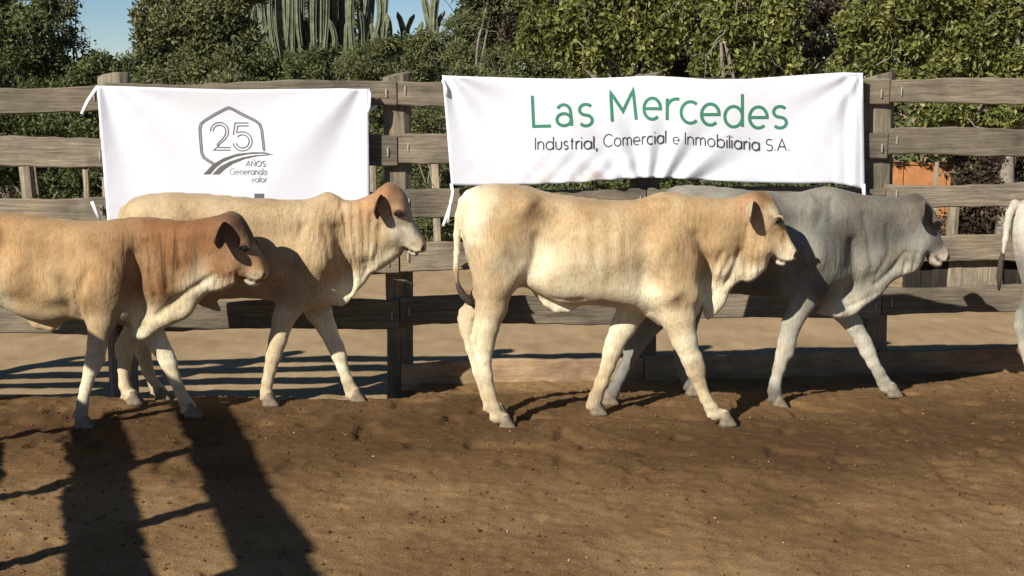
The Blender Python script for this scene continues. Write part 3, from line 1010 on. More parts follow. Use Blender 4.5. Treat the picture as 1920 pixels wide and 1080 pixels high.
A_w = [(-310, 420, .10, .08), (-250, 430, .18, .12), (-250, 520, .17, .10), (-150, 430, .185, .14), (-150, 500, .20, .17), (-60, 430, .18, .14), (-60, 510, .215, .18), (40, 430, .17, .13), (40, 510, .21, .18), (40, 580, .14, .10),
       (140, 450, .15, .13), (130, 530, .20, .17), (130, 590, .12, .08), (230, 440, .12, .11), (220, 520, .19, .16), (230, 590, .12, .09), (290, 450, .115, .11), (300, 520, .12, .11), (300, 600, .05, .06), (260, 625, .03, .03), (350, 450, .10, .10), (350, 520, .085, .09), (350, 575, .035, .05),
       (400, 440, .10, .10), (400, 500, .09, .09), (400, 540, .045, .05), (435, 420, .098, .07), (460, 460, .09, .05), (440, 500, .085, .08), (480, 500, .066, .045), (494, 510, .058, .026), (472, 528, .05, .03), (440, 528, .05, .04)]
A_b = [(20, 470, 20, 45, -.025), (190, 490, 45, 70, .028), (190, 560, 40, 40, .02), (265, 500, 20, 70, -.025), (150, 540, 16, 50, -.02), (440, 505, 22, 24, .012), (465, 463, 16, 12, .012), (468, 485, 14, 14, -.008), (380, 490, 16, 50, -.01)]
A_legs = [
    [(-260, 470, 44, .10), (-262, 540, 38, .08), (-272, 600, 25, .05), (-285, 650, 19, .04), (-283, 700, 13, .03), (-275, 745, 13, .03), (-270, 770, 14, .034)],
    [(-250, 480, 42, .09), (-225, 560, 34, .07), (-205, 620, 22, .048), (-215, 665, 17, .038), (-205, 710, 13, .03), (-195, 745, 13, .034)],
    [(195, 500, 46, .085), (192, 560, 37, .075), (189, 600, 27, .055), (182, 640, 20.5, .044), (175, 672, 18, .04), (170, 692, 15, .033), (161, 725, 12.5, .028), (155, 752, 13, .032), (152, 774, 13, .034)],
    [(255, 560, 38, .07), (280, 610, 27, .055), (300, 645, 20.5, .044), (316, 676, 17, .038), (326, 700, 13.5, .031), (338, 727, 12.5, .029), (347, 745, 13.5, .033), (354, 758, 13.5, .034)]]
A_hoof = [(-.115, -262, 790, 0), (.11, -188, 768, 0), (-.12, 158, 797, 0), (.12, 362, 771, 0)]
AB = (0.35, 0.20, 0.088); AR = (0.25, 0.118, 0.045); AL = (0.385, 0.235, 0.108)
A_coat = [(-300, 450, AB), (-200, 420, AB), (-200, 550, SAND), (-60, 450, AL), (0, 420, AB), (50, 450, AL), (60, 540, AL), (20, 560, CREAM), (90, 600, SAND), (130, 440, AL), (140, 560, (.40, .28, .14)), (200, 430, (.34, .21, .1)), (240, 420, (.28, .155, .07)), (250, 480, (.27, .16, .075)), (270, 520, (.24, .135, .065)),
          (200, 500, AL), (190, 560, AL), (200, 590, SAND), (300, 430, AR), (350, 425, (.25, .11, .045)), (380, 420, (.22, .095, .04)), (340, 480, AR), (310, 540, AR), (400, 450, AR), (430, 405, BROWN), (450, 415, (.11, .055, .03)), (465, 440, (.16, .09, .05)), (420, 500, AR), (450, 510, AR),
          (470, 470, (.34, .24, .14)), (485, 490, AR), (490, 520, SAND), (480, 532, PALE), (430, 535, CREAM), (400, 540, PALE), (370, 560, CREAM), (340, 590, CREAM), (290, 610, CREAM), (262, 628, PALE), (230, 600, (.3, .22, .13)),
          (180, 650, CREAM), (165, 710, PALE), (152, 770, (.3, .25, .19)), (305, 660, PALE), (340, 740, CREAM), (-270, 700, CREAM), (-200, 700, CREAM)]
A_fold = [(270, 500, 45, 80, 0.8), (320, 480, 45, 60, 0.6), (430, 530, 30, 18, 0.8), (165, 540, 25, 40, 0.7), (380, 545, 40, 25, .5), (310, 600, 50, 25, .35)]
A_gr = [([(262, 475), (272, 520), (278, 555), (270, 592)], 14, .024), ([(285, 450), (292, 500), (300, 550)], 6, .018), ([(312, 440), (318, 490), (322, 535)], 5, .012), ([(340, 450), (345, 500)], 5, .010), ([(186, 500), (172, 545), (164, 585)], 7, .024), ([(176, 510), (160, 550)], 4, .010),
  ([(405, 512), (370, 535), (335, 558), (300, 588)], 6, .016), ([(232, 575), (226, 600)], 6, .02), ([(22, 430), (34, 455), (50, 480)], 9, .018), ([(452, 505), (447, 535)], 3, .010), ([(440, 508), (434, 540)], 3, .012), ([(428, 515), (420, 545)], 3.5, .012), ([(412, 520), (404, 546)], 3.5, .010),
  ([(80, 430), (78, 480), (86, 540)], 6, .0025), ([(108, 430), (106, 480), (114, 545)], 6, .0025), ([(135, 435), (134, 490), (140, 545)], 6, .0025), ([(458, 452), (474, 455)], 4, -.010), ([(460, 472), (474, 474)], 4, .008), ([(448, 480), (465, 495), (482, 510)], 4, -.008)]
cowA = build_cow('young rusty brown animal with dark ears at the left edge, nearest the viewer', 7.50, A_out, A_w, A_b, A_legs, A_hoof, A_coat, A_fold, grooves=A_gr, hocks=[(-.12, [(190, 652, 9), (188, 676, 9), (182, 690, 7)]), (.12, [(318, 660, 7), (326, 684, 6.5)])],
                 ear=(428, 428), eye=(466, 461), nostril=(500, 513), mouth=[(497, 524), (486, 527), (474, 524), (463, 520), (455, 519)], marks=[([(482, 532), (472, 533)], 5, (.55, .5, .46), .8), ([(452, 524), (440, 536)], 4, (.2, .1, .05), .6), ([(425, 545), (432, 515)], 4, (.22, .12, .05), .5), ([(460, 412), (478, 448)], 6, (.07, .04, .025), .8), ([(412, 546), (418, 525)], 3, (.3, .2, .1), .5)],
                 tail=[(-322, 410, 10), (-335, 440, 8), (-340, 500, 6), (-340, 560, 5)], switch=[(-340, 555, 4), (-338, 590, 8), (-336, 640, 7), (-335, 670, 2)],
                 sheath=[(40, 585, 8), (70, 606, 10), (95, 613, 8), (108, 610, 4)], ear_col=(0.13, 0.062, 0.032), ear_len=0.19)

# ---------------- sandy one behind it, left of the middle post
B_out = [(229, 420), (232, 398), (242, 378), (262, 368), (290, 363), (330, 362), (380, 364), (420, 367), (470, 371), (520, 374), (560, 375), (583, 372), (600, 365), (611, 360), (621, 361), (633, 367), (646, 375), (662, 376),
         (682, 370), (700, 362), (711, 353), (722, 344), (732, 342), (745, 348), (755, 358), (763, 371), (768, 387), (773, 406), (781, 421), (790, 437), (798, 452), (800, 464), (797, 473), (789, 476), (780, 480), (771, 477),
         (763, 472), (757, 468), (754, 476), (744, 484), (729, 496), (711, 507), (697, 514), (685, 531), (671, 546), (660, 560), (651, 570), (646, 572), (640, 575), (625, 572), (600, 578), (570, 580), (535, 570), (500, 562), (460, 558), (420, 560),
         (385, 562), (350, 556), (320, 548), (290, 552), (262, 548), (240, 520), (230, 470)]
B_w = [(245, 400, .11, .08), (285, 400, .18, .11), (280, 480, .175, .11), (350, 400, .19, .14), (350, 480, .20, .17), (440, 410, .17, .13), (440, 490, .215, .18), (440, 545, .14, .10), (530, 420, .15, .13), (530, 490, .205, .18), (530, 560, .12, .09),
       (612, 375, .06, .06), (600, 410, .14, .12), (600, 480, .18, .15), (600, 550, .12, .09), (660, 400, .10, .09), (650, 460, .125, .12), (640, 530, .06, .06), (650, 560, .022, .03), (690, 400, .105, .09), (690, 460, .10, .10), (690, 510, .04, .05),
       (730, 370, .10, .08), (750, 400, .095, .055), (735, 440, .09, .09), (775, 445, .07, .045), (790, 465, .06, .028), (775, 472, .05, .03), (740, 475, .055, .05)]
B_b = [(610, 480, 40, 70, .026), (650, 480, 16, 70, -.03), (560, 520, 18, 50, -.02), (320, 430, 28, 25, .02), (375, 460, 24, 60, -.02), (735, 440, 20, 24, .012), (752, 398, 15, 12, .014), (757, 420, 14, 12, -.01), (480, 450, 60, 60, .012)]
B_legs = [
    [(290, 455, 44, .10), (280, 530, 37, .08), (262, 590, 26, .054), (246, 635, 20, .042), (237, 662, 17.5, .038), (232, 695, 13, .03), (234, 725, 12.5, .03), (242, 745, 13.5, .034)],
    [(300, 480, 40, .085), (285, 560, 30, .065), (270, 625, 20, .044), (268, 655, 17, .038), (278, 690, 12.5, .03), (290, 715, 12.5, .031), (297, 725, 13, .034)],
    [(575, 490, 46, .085), (555, 550, 36, .07), (532, 595, 24, .052), (521, 635, 19.5, .043), (513, 665, 17, .038), (507, 690, 13.5, .031), (501, 715, 12, .028), (499, 732, 13, .032), (502, 742, 13, .034)],
    [(580, 545, 36, .07), (598, 585, 26, .055), (613, 615, 20.5, .045), (628, 648, 17, .04), (635, 667, 15.5, .036), (643, 692, 12.5, .03), (651, 714, 12.5, .029), (657, 730, 13.5, .033), (662, 741, 13.5, .034)]]
B_hoof = [(-.115, 254, 761, 0), (.11, 306, 741, 0), (-.115, 508, 757, 0), (.115, 672, 754, 0)]
BS = (0.40, 0.28, 0.15); BP = (0.47, 0.35, 0.205)
B_coat = [(240, 400, BP), (300, 370, BP), (350, 372, BS), (420, 380, BP), (500, 385, BS), (560, 385, BP), (340, 440, BS), (450, 440, BS), (550, 440, BS), (610, 370, (.43, .30, .165)), (610, 420, BS), (650, 400, (.44, .30, .165)), (690, 385, (.42, .24, .115)), (715, 365, (.32, .16, .07)), (735, 350, (.24, .12, .055)), (755, 370, (.33, .2, .11)),
          (690, 430, BS), (720, 440, BS), (750, 430, (.5, .42, .29)), (775, 430, (.42, .37, .28)), (790, 460, BP), (775, 472, PALE), (735, 485, PALE), (700, 510, PALE), (665, 550, PALE), (650, 480, (.42, .3, .17)), (620, 500, BS), (550, 540, BS), (450, 550, (.4, .3, .18)), (530, 600, CREAM), (510, 700, CREAM), (615, 620, PALE), (640, 690, PALE), (655, 730, CREAM), (250, 600, CREAM), (240, 730, CREAM)]
B_fold = [(650, 470, 40, 90, 1.0), (600, 440, 40, 60, 0.7), (690, 450, 40, 60, 0.6), (660, 530, 30, 40, 0.8), (700, 500, 50, 30, 0.5), (560, 400, 60, 30, .35)]
B_gr = [([(636, 425), (642, 465), (651, 505), (652, 545)], 11, .030), ([(612, 420), (622, 470), (640, 520)], 5, .014), ([(648, 385), (652, 430), (660, 480), (660, 520)], 4, .016), ([(664, 385), (668, 430), (672, 490)], 4, .013), ([(682, 380), (686, 430), (684, 490)], 4, .012), ([(700, 400), (698, 450), (690, 500)], 4, .012),
  ([(576, 420), (560, 480), (548, 540)], 8, .020), ([(668, 520), (655, 550)], 4, .014), ([(690, 505), (672, 535), (658, 562)], 4, .012), ([(715, 420), (712, 460), (700, 500)], 4, .010), ([(646, 374), (640, 390)], 5, .02), ([(585, 400), (600, 440), (605, 470)], 6, .008),
  ([(360, 385), (376, 405), (392, 425)], 9, .018), ([(742, 390), (760, 392)], 4, -.010), ([(746, 408), (758, 408)], 4, .008), ([(738, 420), (756, 436), (775, 452)], 4, -.008), ([(470, 400), (466, 450), (474, 520)], 6, .0025), ([(500, 400), (497, 450), (505, 520)], 6, .0025), ([(530, 405), (528, 455), (536, 520)], 6, .0025)]
cowB = build_cow('sandy humped animal with deep neck folds walking behind the rusty brown one', 8.02, B_out, B_w, B_b, B_legs, B_hoof, B_coat, B_fold, grooves=B_gr, hocks=[(-.115, [(232, 628, 7), (222, 648, 8), (222, 665, 8)]), (.115, [(638, 650, 7), (642, 672, 6.5), (644, 682, 5)])],
                 ear=(716, 378), eye=(752, 398), nostril=(797, 463), mouth=[(796, 473), (785, 474), (774, 471), (765, 467), (759, 463)], marks=[([(785, 477), (775, 475)], 5, (.6, .5, .44), .8), ([(742, 396), (758, 400)], 6, (.12, .06, .035), .7), ([(757, 468), (750, 478)], 4, (.2, .13, .08), .6), ([(770, 400), (782, 432)], 8, (.33, .30, .24), .6)],
                 tail=[(234, 395, 10), (225, 420, 8), (221, 480, 6), (221, 540, 5)], switch=[(221, 535, 4), (221, 570, 8), (223, 620, 6), (224, 640, 2)],
                 sheath=[(350, 552, 9), (385, 565, 11), (402, 574, 8), (411, 581, 4)], ear_col=(0.13, 0.062, 0.034), ear_len=0.16)

# ---------------- grey one behind the bull
D_out = [(1226, 420), (1230, 392), (1240, 368), (1256, 354), (1276, 348), (1310, 348), (1350, 351), (1390, 355), (1430, 360), (1465, 362), (1500, 360), (1524, 354), (1545, 350), (1566, 352), (1590, 358), (1620, 365), (1650, 368), (1677, 370),
         (1700, 367), (1717, 363), (1730, 368), (1742, 381), (1752, 395), (1758, 412), (1761, 430), (1764, 446), (1769, 455), (1775, 463), (1778, 474), (1777, 487), (1769, 494), (1759, 501), (1748, 498), (1740, 490), (1735, 478), (1731, 492), (1723, 504), (1711, 512),
         (1695, 517), (1680, 523), (1666, 535), (1654, 550), (1640, 562), (1621, 575), (1605, 588), (1590, 594), (1570, 597), (1552, 592), (1536, 590), (1528, 584), (1533, 576), (1520, 572), (1490, 566), (1450, 556), (1400, 552), (1350, 548), (1310, 538), (1285, 540), (1258, 545), (1236, 515), (1227, 465)]
D_w = [(1240, 390, .11, .08), (1280, 390, .18, .11), (1275, 470, .175, .11), (1350, 390, .185, .14), (1350, 470, .20, .17), (1430, 400, .16, .13), (1430, 480, .21, .18), (1430, 540, .14, .10), (1510, 400, .12, .11), (1510, 470, .195, .17), (1510, 545, .14, .10),
       (1548, 370, .075, .07), (1580, 420, .13, .12), (1580, 500, .13, .12), (1570, 570, .055, .05), (1540, 585, .03, .03), (1640, 400, .105, .10), (1640, 470, .095, .10), (1630, 540, .04, .05), (1600, 580, .03, .04), (1690, 400, .10, .09), (1690, 460, .09, .09), (1690, 505, .045, .05),
       (1725, 385, .098, .075), (1745, 415, .088, .05), (1725, 460, .08, .08), (1755, 455, .064, .045), (1768, 478, .06, .028), (1755, 492, .05, .03)]
D_b = [(1530, 470, 42, 70, .028), (1590, 490, 18, 70, -.028), (1480, 500, 18, 50, -.02), (1310, 410, 28, 25, .02), (1365, 450, 24, 60, -.02), (1725, 462, 20, 24, .012), (1746, 414, 14, 12, .013), (1748, 435, 14, 12, -.01), (1600, 540, 40, 20, -.012)]
D_legs = [
    [(1285, 450, 44, .10), (1268, 530, 38, .08), (1238, 590, 27, .056), (1208, 632, 20, .043), (1192, 655, 17.5, .039), (1178, 685, 13.5, .031), (1163, 715, 12.5, .029), (1152, 738, 13, .032), (1147, 750, 13.5, .034)],
    [(1295, 480, 40, .085), (1295, 560, 32, .068), (1287, 625, 21, .045), (1278, 668, 17, .038), (1277, 690, 14.5, .033), (1283, 712, 13, .03), (1290, 728, 13, .032), (1294, 736, 13.5, .034)],
    [(1535, 480, 46, .085), (1522, 530, 34, .07), (1506, 565, 25, .055), (1486, 602, 21.5, .046), (1475, 640, 19, .042), (1469, 662, 16.5, .037), (1461, 690, 13.5, .031), (1454, 715, 13, .029), (1452, 732, 14.5, .033), (1455, 746, 13.5, .034)],
    [(1560, 545, 34, .065), (1582, 585, 24, .052), (1600, 610, 19, .044), (1617, 640, 16.5, .038), (1626, 660, 15.5, .036), (1637, 683, 13, .03), (1648, 702, 12.5, .029), (1657, 720, 14, .033), (1664, 731, 13.5, .034)]]
D_hoof = [(-.115, 1144, 767, 0), (.11, 1300, 753, 0), (-.115, 1462, 763, 0), (.115, 1676, 747, 0)]
D_coat = [(1240, 380, GREY), (1280, 352, LGREY), (1340, 356, LGREY), (1350, 420, GREY), (1430, 400, GREY), (1500, 365, (.27, .255, .215)), (1540, 355, (.28, .26, .21)), (1600, 362, (.17, .145, .115)), (1660, 375, (.17, .15, .12)), (1540, 430, GREY), (1500, 450, (.24, .225, .185)), (1600, 430, (.175, .165, .14)), (1660, 430, GREY), (1700, 400, (.23, .2, .16)), (1718, 366, (.10, .07, .05)),
          (1735, 385, (.19, .165, .13)), (1755, 420, DGREY), (1735, 440, LGREY), (1750, 450, DGREY), (1772, 478, (.50, .43, .31)), (1758, 495, (.55, .45, .35)), (1720, 490, LGREY), (1700, 510, (.47, .42, .33)), (1665, 525, LGREY), (1640, 500, (.26, .245, .2)), (1640, 550, LGREY), (1600, 580, (.50, .46, .36)), (1560, 590, (.56, .5, .4)), (1580, 540, (.27, .25, .2)), (1530, 540, GREY), (1500, 560, LGREY),
          (1480, 600, (.38, .36, .29)), (1470, 660, (.50, .46, .36)), (1460, 700, (.45, .42, .34)), (1453, 735, (.16, .15, .13)), (1600, 610, (.46, .43, .34)), (1630, 670, (.52, .48, .38)), (1655, 715, (.40, .37, .3)), (1180, 680, (.26, .25, .22)), (1150, 740, (.20, .19, .17)), (1280, 690, (.24, .235, .21)), (1290, 730, (.2, .19, .17)), (1420, 540, GREY)]
D_fold = [(1560, 500, 40, 80, 0.5), (1640, 530, 60, 40, 0.6), (1600, 440, 50, 60, 0.35), (1700, 490, 30, 30, .5), (1520, 370, 40, 25, .5)]
D_gr = [([(1592, 450), (1602, 500), (1594, 530), (1578, 560)], 11, .026), ([(1530, 400), (1512, 450), (1500, 510), (1490, 550)], 8, .018), ([(1610, 400), (1622, 450), (1628, 500)], 5, .012), ([(1655, 420), (1660, 470), (1640, 510)], 5, .012), ([(1690, 470), (1670, 500), (1640, 530)], 5, .014),
  ([(1712, 470), (1706, 512)], 3.5, .010), ([(1698, 470), (1690, 515)], 3.5, .010), ([(1552, 372), (1548, 410)], 6, .012), ([(1738, 408), (1754, 410)], 4, -.010), ([(1742, 427), (1752, 427)], 4, .008), ([(1734, 440), (1748, 455), (1760, 468)], 4, -.006), ([(1640, 548), (1600, 570), (1560, 582)], 4, .010)]
cowD = build_cow('slate grey animal with pale dewlap walking behind the cream bull', 8.04, D_out, D_w, D_b, D_legs, D_hoof, D_coat, D_fold, grooves=D_gr, hocks=[(-.115, [(1196, 625, 7), (1180, 642, 8), (1176, 660, 8)]), (.115, [(1627, 640, 7), (1634, 662, 6.5), (1637, 674, 5)]), (-.115, [(1484, 640, 8), (1482, 664, 8)])],
                 ear=(1718, 386), eye=(1747, 416), nostril=(1776, 481), mouth=[(1776, 490), (1766, 492), (1756, 487), (1750, 480)], marks=[([(1770, 494), (1758, 497)], 5, (.5, .33, .27), .8), ([(1739, 414), (1752, 418)], 6, (.05, .04, .035), .8), ([(1736, 478), (1732, 492)], 4, (.06, .05, .045), .8), ([(1752, 440), (1757, 455)], 8, (.08, .075, .065), .8)],
                 tail=[(1232, 385, 10), (1224, 410, 8), (1220, 470, 6), (1220, 530, 5)], switch=[(1220, 525, 4), (1219, 560, 8), (1221, 610, 6), (1222, 630, 2)],
                 ear_col=(0.13, 0.095, 0.075), ear_len=0.155, coat_gain=0.8)

# ---------------- the leader, almost out of the picture on the right: only tail and hind leg in view
def shift(L, ox, oy=0):
    return [tuple([q[0] + ox, q[1] + oy]) + tuple(q[2:]) for q in L]
OX = 1012
E_coat = [(q[0], q[1], q[2]) for q in
          [(870, 380, (.52, .48, .40)), (857, 430, (.55, .5, .42)), (930, 380, GREY), (900, 450, (.24, .225, .19)), (1000, 420, GREY), (1000, 520, GREY), (1100, 400, DGREY), (1150, 500, GREY), (1250, 400, GREY), (1250, 550, GREY), (1350, 450, GREY), (1430, 450, GREY),
           (1350, 560, LGREY), (1420, 520, LGREY), (915, 560, GREY), (880, 600, LGREY), (915, 640, (.5, .42, .34)), (905, 720, (.5, .4, .32)), (1290, 660, LGREY), (1140, 660, LGREY)]]
cowE = build_cow('grey animal leading the line, its tail and hind leg at the right edge', 8.45,
                 shift(C_out, OX + 25, 22), shift(C_w, OX + 25, 22), shift(C_b, OX + 25, 22), [shift(c, OX + 25, 0) for c in C_legs],
                 [(-.115, 952 + OX + 25, 745, 0), (.105, 940 + OX + 25, 730, 0), (-.12, 1364 + OX + 25, 745, 0), (.115, 1122 + OX + 25, 730, 0)],
                 shift(E_coat, OX + 25, 22), shift(C_fold, OX + 25, 22), ear=(1407 + OX + 25, 407), eye=(1452 + OX + 25, 431), nostril=(1491 + OX + 25, 497),
                 tail=[(1915, 388, 10), (1903, 382, 9), (1893, 400, 8), (1888, 425, 7), (1885, 450, 6), (1880, 478, 4)],
                 switch=[(1881, 472, 4), (1877, 490, 6), (1874, 520, 7), (1873, 545, 2)], ear_col=(0.15, 0.115, 0.09))
# ------------------------------------------------------------------ banners
def cloth_mat():
    m, nt, b = new_mat('white_banner_cloth')
    L = nt.links
    tc = node(nt, 'ShaderNodeTexCoord')
    n1 = node(nt, 'ShaderNodeTexNoise', Scale=4.5, Detail=6.0, Roughness=0.7)
    L.new(tc.outputs['Object'], n1.inputs['Vector'])
    at_ = node(nt, 'ShaderNodeAttribute', attribute_name='soil')
    mu = node(nt, 'ShaderNodeMath', operation='MULTIPLY_ADD'); mu.inputs[2].default_value = 0.0
    r0 = ramp(nt, [(0.50, (0, 0, 0)), (0.66, (1, 1, 1))])
    L.new(n1.outputs[0], r0.inputs[0])
    L.new(r0.outputs[0], mu.inputs[0]); L.new(at_.outputs['Fac'], mu.inputs[1])
    r = ramp(nt, [(0.0, (0.72, 0.72, 0.765)), (0.5, (0.62, 0.53, 0.45)), (1.0, (0.33, 0.25, 0.18))])
    L.new(mu.outputs[0], r.inputs[0]); L.new(r.outputs[0], b.inputs['Base Color'])
    b.inputs['Roughness'].default_value = 0.85
    b.inputs['Specular IOR Level'].default_value = 0.1
    n2 = node(nt, 'ShaderNodeTexNoise', Scale=9.0, Detail=4.0)
    L.new(tc.outputs['Object'], n2.inputs['Vector'])
    bp = node(nt, 'ShaderNodeBump'); bp.inputs['Strength'].default_value = 0.25; bp.inputs['Distance'].default_value = 0.012
    L.new(n2.outputs[0], bp.inputs['Height']); L.new(bp.outputs[0], b.inputs['Normal'])
    return m


M_CLOTH = cloth_mat()
M_GREEN = plain('green_print', (0.055, 0.225, 0.135), 0.7, 0.08)
M_INK = plain('dark_grey_print', (0.055, 0.052, 0.07), 0.7, 0.1)
M_GREYINK = plain('grey_print', (0.13, 0.13, 0.125), 0.7, 0.1)
M_PALEINK = plain('pale_grey_print', (0.30, 0.30, 0.32), 0.7, 0.1)
M_TAPE = plain('white_tie_tape', (0.78, 0.77, 0.78), 0.8, 0.05)


def lerp_curve(pts, x):
    return float(np.interp(x, [p[0] for p in pts], [p[1] for p in pts]))


class Banner:
    def __init__(self, name, label, top, bot, left, right, relief, nu, nv, base=-0.075, soil=None):
        self.top, self.bot, self.left, self.right, self.relief, self.base = top, bot, left, right, relief, base
        a = at_fence((left[0] + right[0]) / 2, lerp_curve(bot, (left[0] + right[0]) / 2), base)
        self.root = empty(name, a)
        tag(self.root, label, 'banner')
        V = []; F = []; S = []
        for i in range(nu + 1):
            u = i / nu
            for j in range(nv + 1):
                v = j / nv
                xl = left[0] + (left[1] - left[0]) * v; xr = right[0] + (right[1] - right[0]) * v
                px = xl + (xr - xl) * u
                yt = lerp_curve(top, px); yb = lerp_curve(bot, px)
                py = yt + (yb - yt) * v
                V.append(self.pos(px, py)); S.append(soil(px, py) if soil else 0.0)
        for i in range(nu):
            for j in range(nv):
                a = i * (nv + 1) + j
                F.append((a, a + 1, a + nv + 2, a + nv + 1))
        me = mesh('cloth', V, F, True)
        vfloat(me, 'soil', np.array(S))
        o = link('cloth', me, M_CLOTH, self.root)
        md = o.modifiers.new('thick', 'SOLIDIFY'); md.thickness = 0.003; md.offset = 1.0

    def pos(self, px, py, lift=0.0):
        return at_fence(px, py, self.base - self.relief(px, py) - lift)

    def ribbon(self, paths, w, mat, name, lift0=0.0045, taper=None):
        """strokes of one word or mark, laid on the cloth"""
        V = []; F = []
        for si, P in enumerate(paths):
            P = np.array(P, dtype=float)
            closed = np.allclose(P[0], P[-1]) and len(P) > 3
            # resample so the print follows the cloth
            Q = [P[0]]
            for a, b in zip(P, P[1:]):
                n = max(1, int(np.hypot(*(b - a)) / 9.0))
                for k in range(1, n + 1): Q.append(a + (b - a) * k / n)
            Q = np.array(Q)
            keep = [0] + [i for i in range(1, len(Q)) if np.hypot(*(Q[i] - Q[i - 1])) > 1e-6]
            Q = Q[keep]
            n = len(Q)
            base = len(V)
            for i in range(n):
                if closed:
                    p = Q[i - 1] if i > 0 else Q[n - 2]; q = Q[i + 1] if i < n - 1 else Q[1]
                else:
                    p = Q[i - 1] if i > 0 else Q[i]; q = Q[i + 1] if i < n - 1 else Q[i]
                d1 = Q[i] - p; d2 = q - Q[i]
                if np.hypot(*d1) < 1e-9: d1 = d2
                if np.hypot(*d2) < 1e-9: d2 = d1
                d1 = d1 / np.hypot(*d1); d2 = d2 / np.hypot(*d2)
                t = d1 + d2
                t = t / max(np.hypot(*t), 1e-6)
                nn = np.array((-t[1], t[0]))
                mit = 1.0 / max(0.45, nn @ np.array((-d1[1], d1[0])))
                for s in (-1, 1):
                    c = Q[i] + nn * s * w / 2 * mit
                    V.append(self.pos(c[0], c[1], lift0 + 0.0003 * si))
            for i in range(n - 1):
                a = base + 2 * i
                F.append((a, a + 1, a + 3, a + 2))
        return link(name, mesh(name, V, F, True), mat, self.root)

    def strip(self, top, bot, mat, name, n=40, lift=0.0045):
        """filled shape between two edges with the same number of samples"""
        def res(P):
            P = np.array(P, dtype=float)
            L = np.concatenate([[0], np.cumsum(np.hypot(*np.diff(P, axis=0).T))]); L /= L[-1]
            t = np.linspace(0, 1, n)
            return np.stack([np.interp(t, L, P[:, 0]), np.interp(t, L, P[:, 1])], -1)
        A, B = res(top), res(bot)
        V = []; F = []
        for a, b in zip(A, B):
            V += [self.pos(a[0], a[1], lift), self.pos(b[0], b[1], lift)]
        for i in range(n - 1): F.append((2 * i, 2 * i + 1, 2 * i + 3, 2 * i + 2))
        return link(name, mesh(name, V, F, True), mat, self.root)

    def tape(self, pts, w=0.011, name='tie_tape'):
        P = [at_fence(q[0], q[1], q[2]) for q in pts]
        return link(name, tube(name, P, [w] * len(P), 6, 0.3), M_TAPE, self.root)


def arc(cx, cy, rx, a0, a1, n=14, ry=None):
    ry = ry or rx
    return [(cx + rx * math.cos(math.radians(a0 + (a1 - a0) * k / n)), cy + ry * math.sin(math.radians(a0 + (a1 - a0) * k / n))) for k in range(n + 1)]


def S_path(r, cx, rx=None):
    rx = rx or r
    return arc(cx, 3 * r, rx, 35, 270, 12, r) + arc(cx, r, rx, 90, -145, 12, r)[1:]


CIRC = arc(.5, .5, .5, 0, 360, 22)
DOT = lambda x, y: [(x, y - .06), (x, y + .07)]
G = {  # monoline glyphs, x-height 1: (width, strokes)
    'I': (0.0, [[(0, 0), (0, 1.5)]]), 'l': (0.0, [[(0, 0), (0, 1.6)]]),
    'n': (.78, [[(0, 0), (0, 1)], arc(.39, .58, .39, 180, 0, 12, .42) + [(.78, 0)]]),
    'm': (1.3, [[(0, 0), (0, 1)], arc(.325, .62, .325, 180, 0, 10, .38) + [(.65, 0)], arc(.975, .62, .325, 180, 0, 10, .38) + [(1.3, 0)]]),
    'd': (1.0, [CIRC, [(1, 0), (1, 1.6)]]), 'b': (1.0, [CIRC, [(0, 0), (0, 1.6)]]), 'a': (1.0, [CIRC, [(1, 0), (1, 1)]]), 'o': (1.0, [CIRC]),
    'u': (.78, [[(0, 1), (0, .42)] + arc(.39, .4, .39, 180, 360, 12)[1:] + [(.78, 1)]]),
    's': (.56, [S_path(.25, .28, .27)]), 'S': (.8, [S_path(.375, .4, .4)]),
    't': (.42, [[(.2, 0), (.2, 1.38)], [(0, 1), (.42, 1)]]), 'r': (.42, [[(0, 0), (0, 1)], arc(.4, .55, .4, 180, 75, 8, .45)]),
    'i': (0.0, [[(0, 0), (0, 1)], DOT(0, 1.4)]), ',': (.1, [[(.1, .12), (0, -.3)]]), '.': (0.0, [DOT(0, .07)]),
    'C': (1.3, [arc(.76, .75, .76, 42, 318, 20)]), 'c': (.85, [arc(.5, .5, .5, 48, 312, 16)]),
    'e': (1.0, [[(.02, .5), (.98, .5)] + arc(.5, .5, .49, 0, 312, 20)[1:]]),
    'A': (1.15, [[(0, 0), (.575, 1.5), (1.15, 0)], [(.2, .5), (.95, .5)]]),
    'N': (1.0, [[(0, 0), (0, 1.5), (1.0, 0), (1.0, 1.5)]]), '~': (1.0, [[(0, 0), (0, 1.5), (1.0, 0), (1.0, 1.5)], [(.25, 1.75), (.42, 1.85), (.58, 1.75), (.75, 1.85)]]),
    'O': (1.4, [arc(.7, .75, .7, 0, 360, 24, .75)]), 'G': (1.4, [arc(.76, .75, .76, 42, 330, 20) + [(1.43, .7), (.85, .7)]]),
    'v': (.8, [[(0, 1), (.4, 0), (.8, 1)]]),
    # humanist capitals and letters of the large green line
    'L': (.82, [[(0, 1.42), (0.06, 0), (.82, .02)]]),
    'M': (1.2, [[(0.08, 0), (0, 1.36), (.58, .45), (1.05, 1.40), (1.2, .0)]]),
    '@': (.80, [arc(.38, .62, .36, 150, 0, 10, .36) + [(.78, .3), (.80, 0)], arc(.40, .29, .37, 0, 360, 18, .28)]),
}


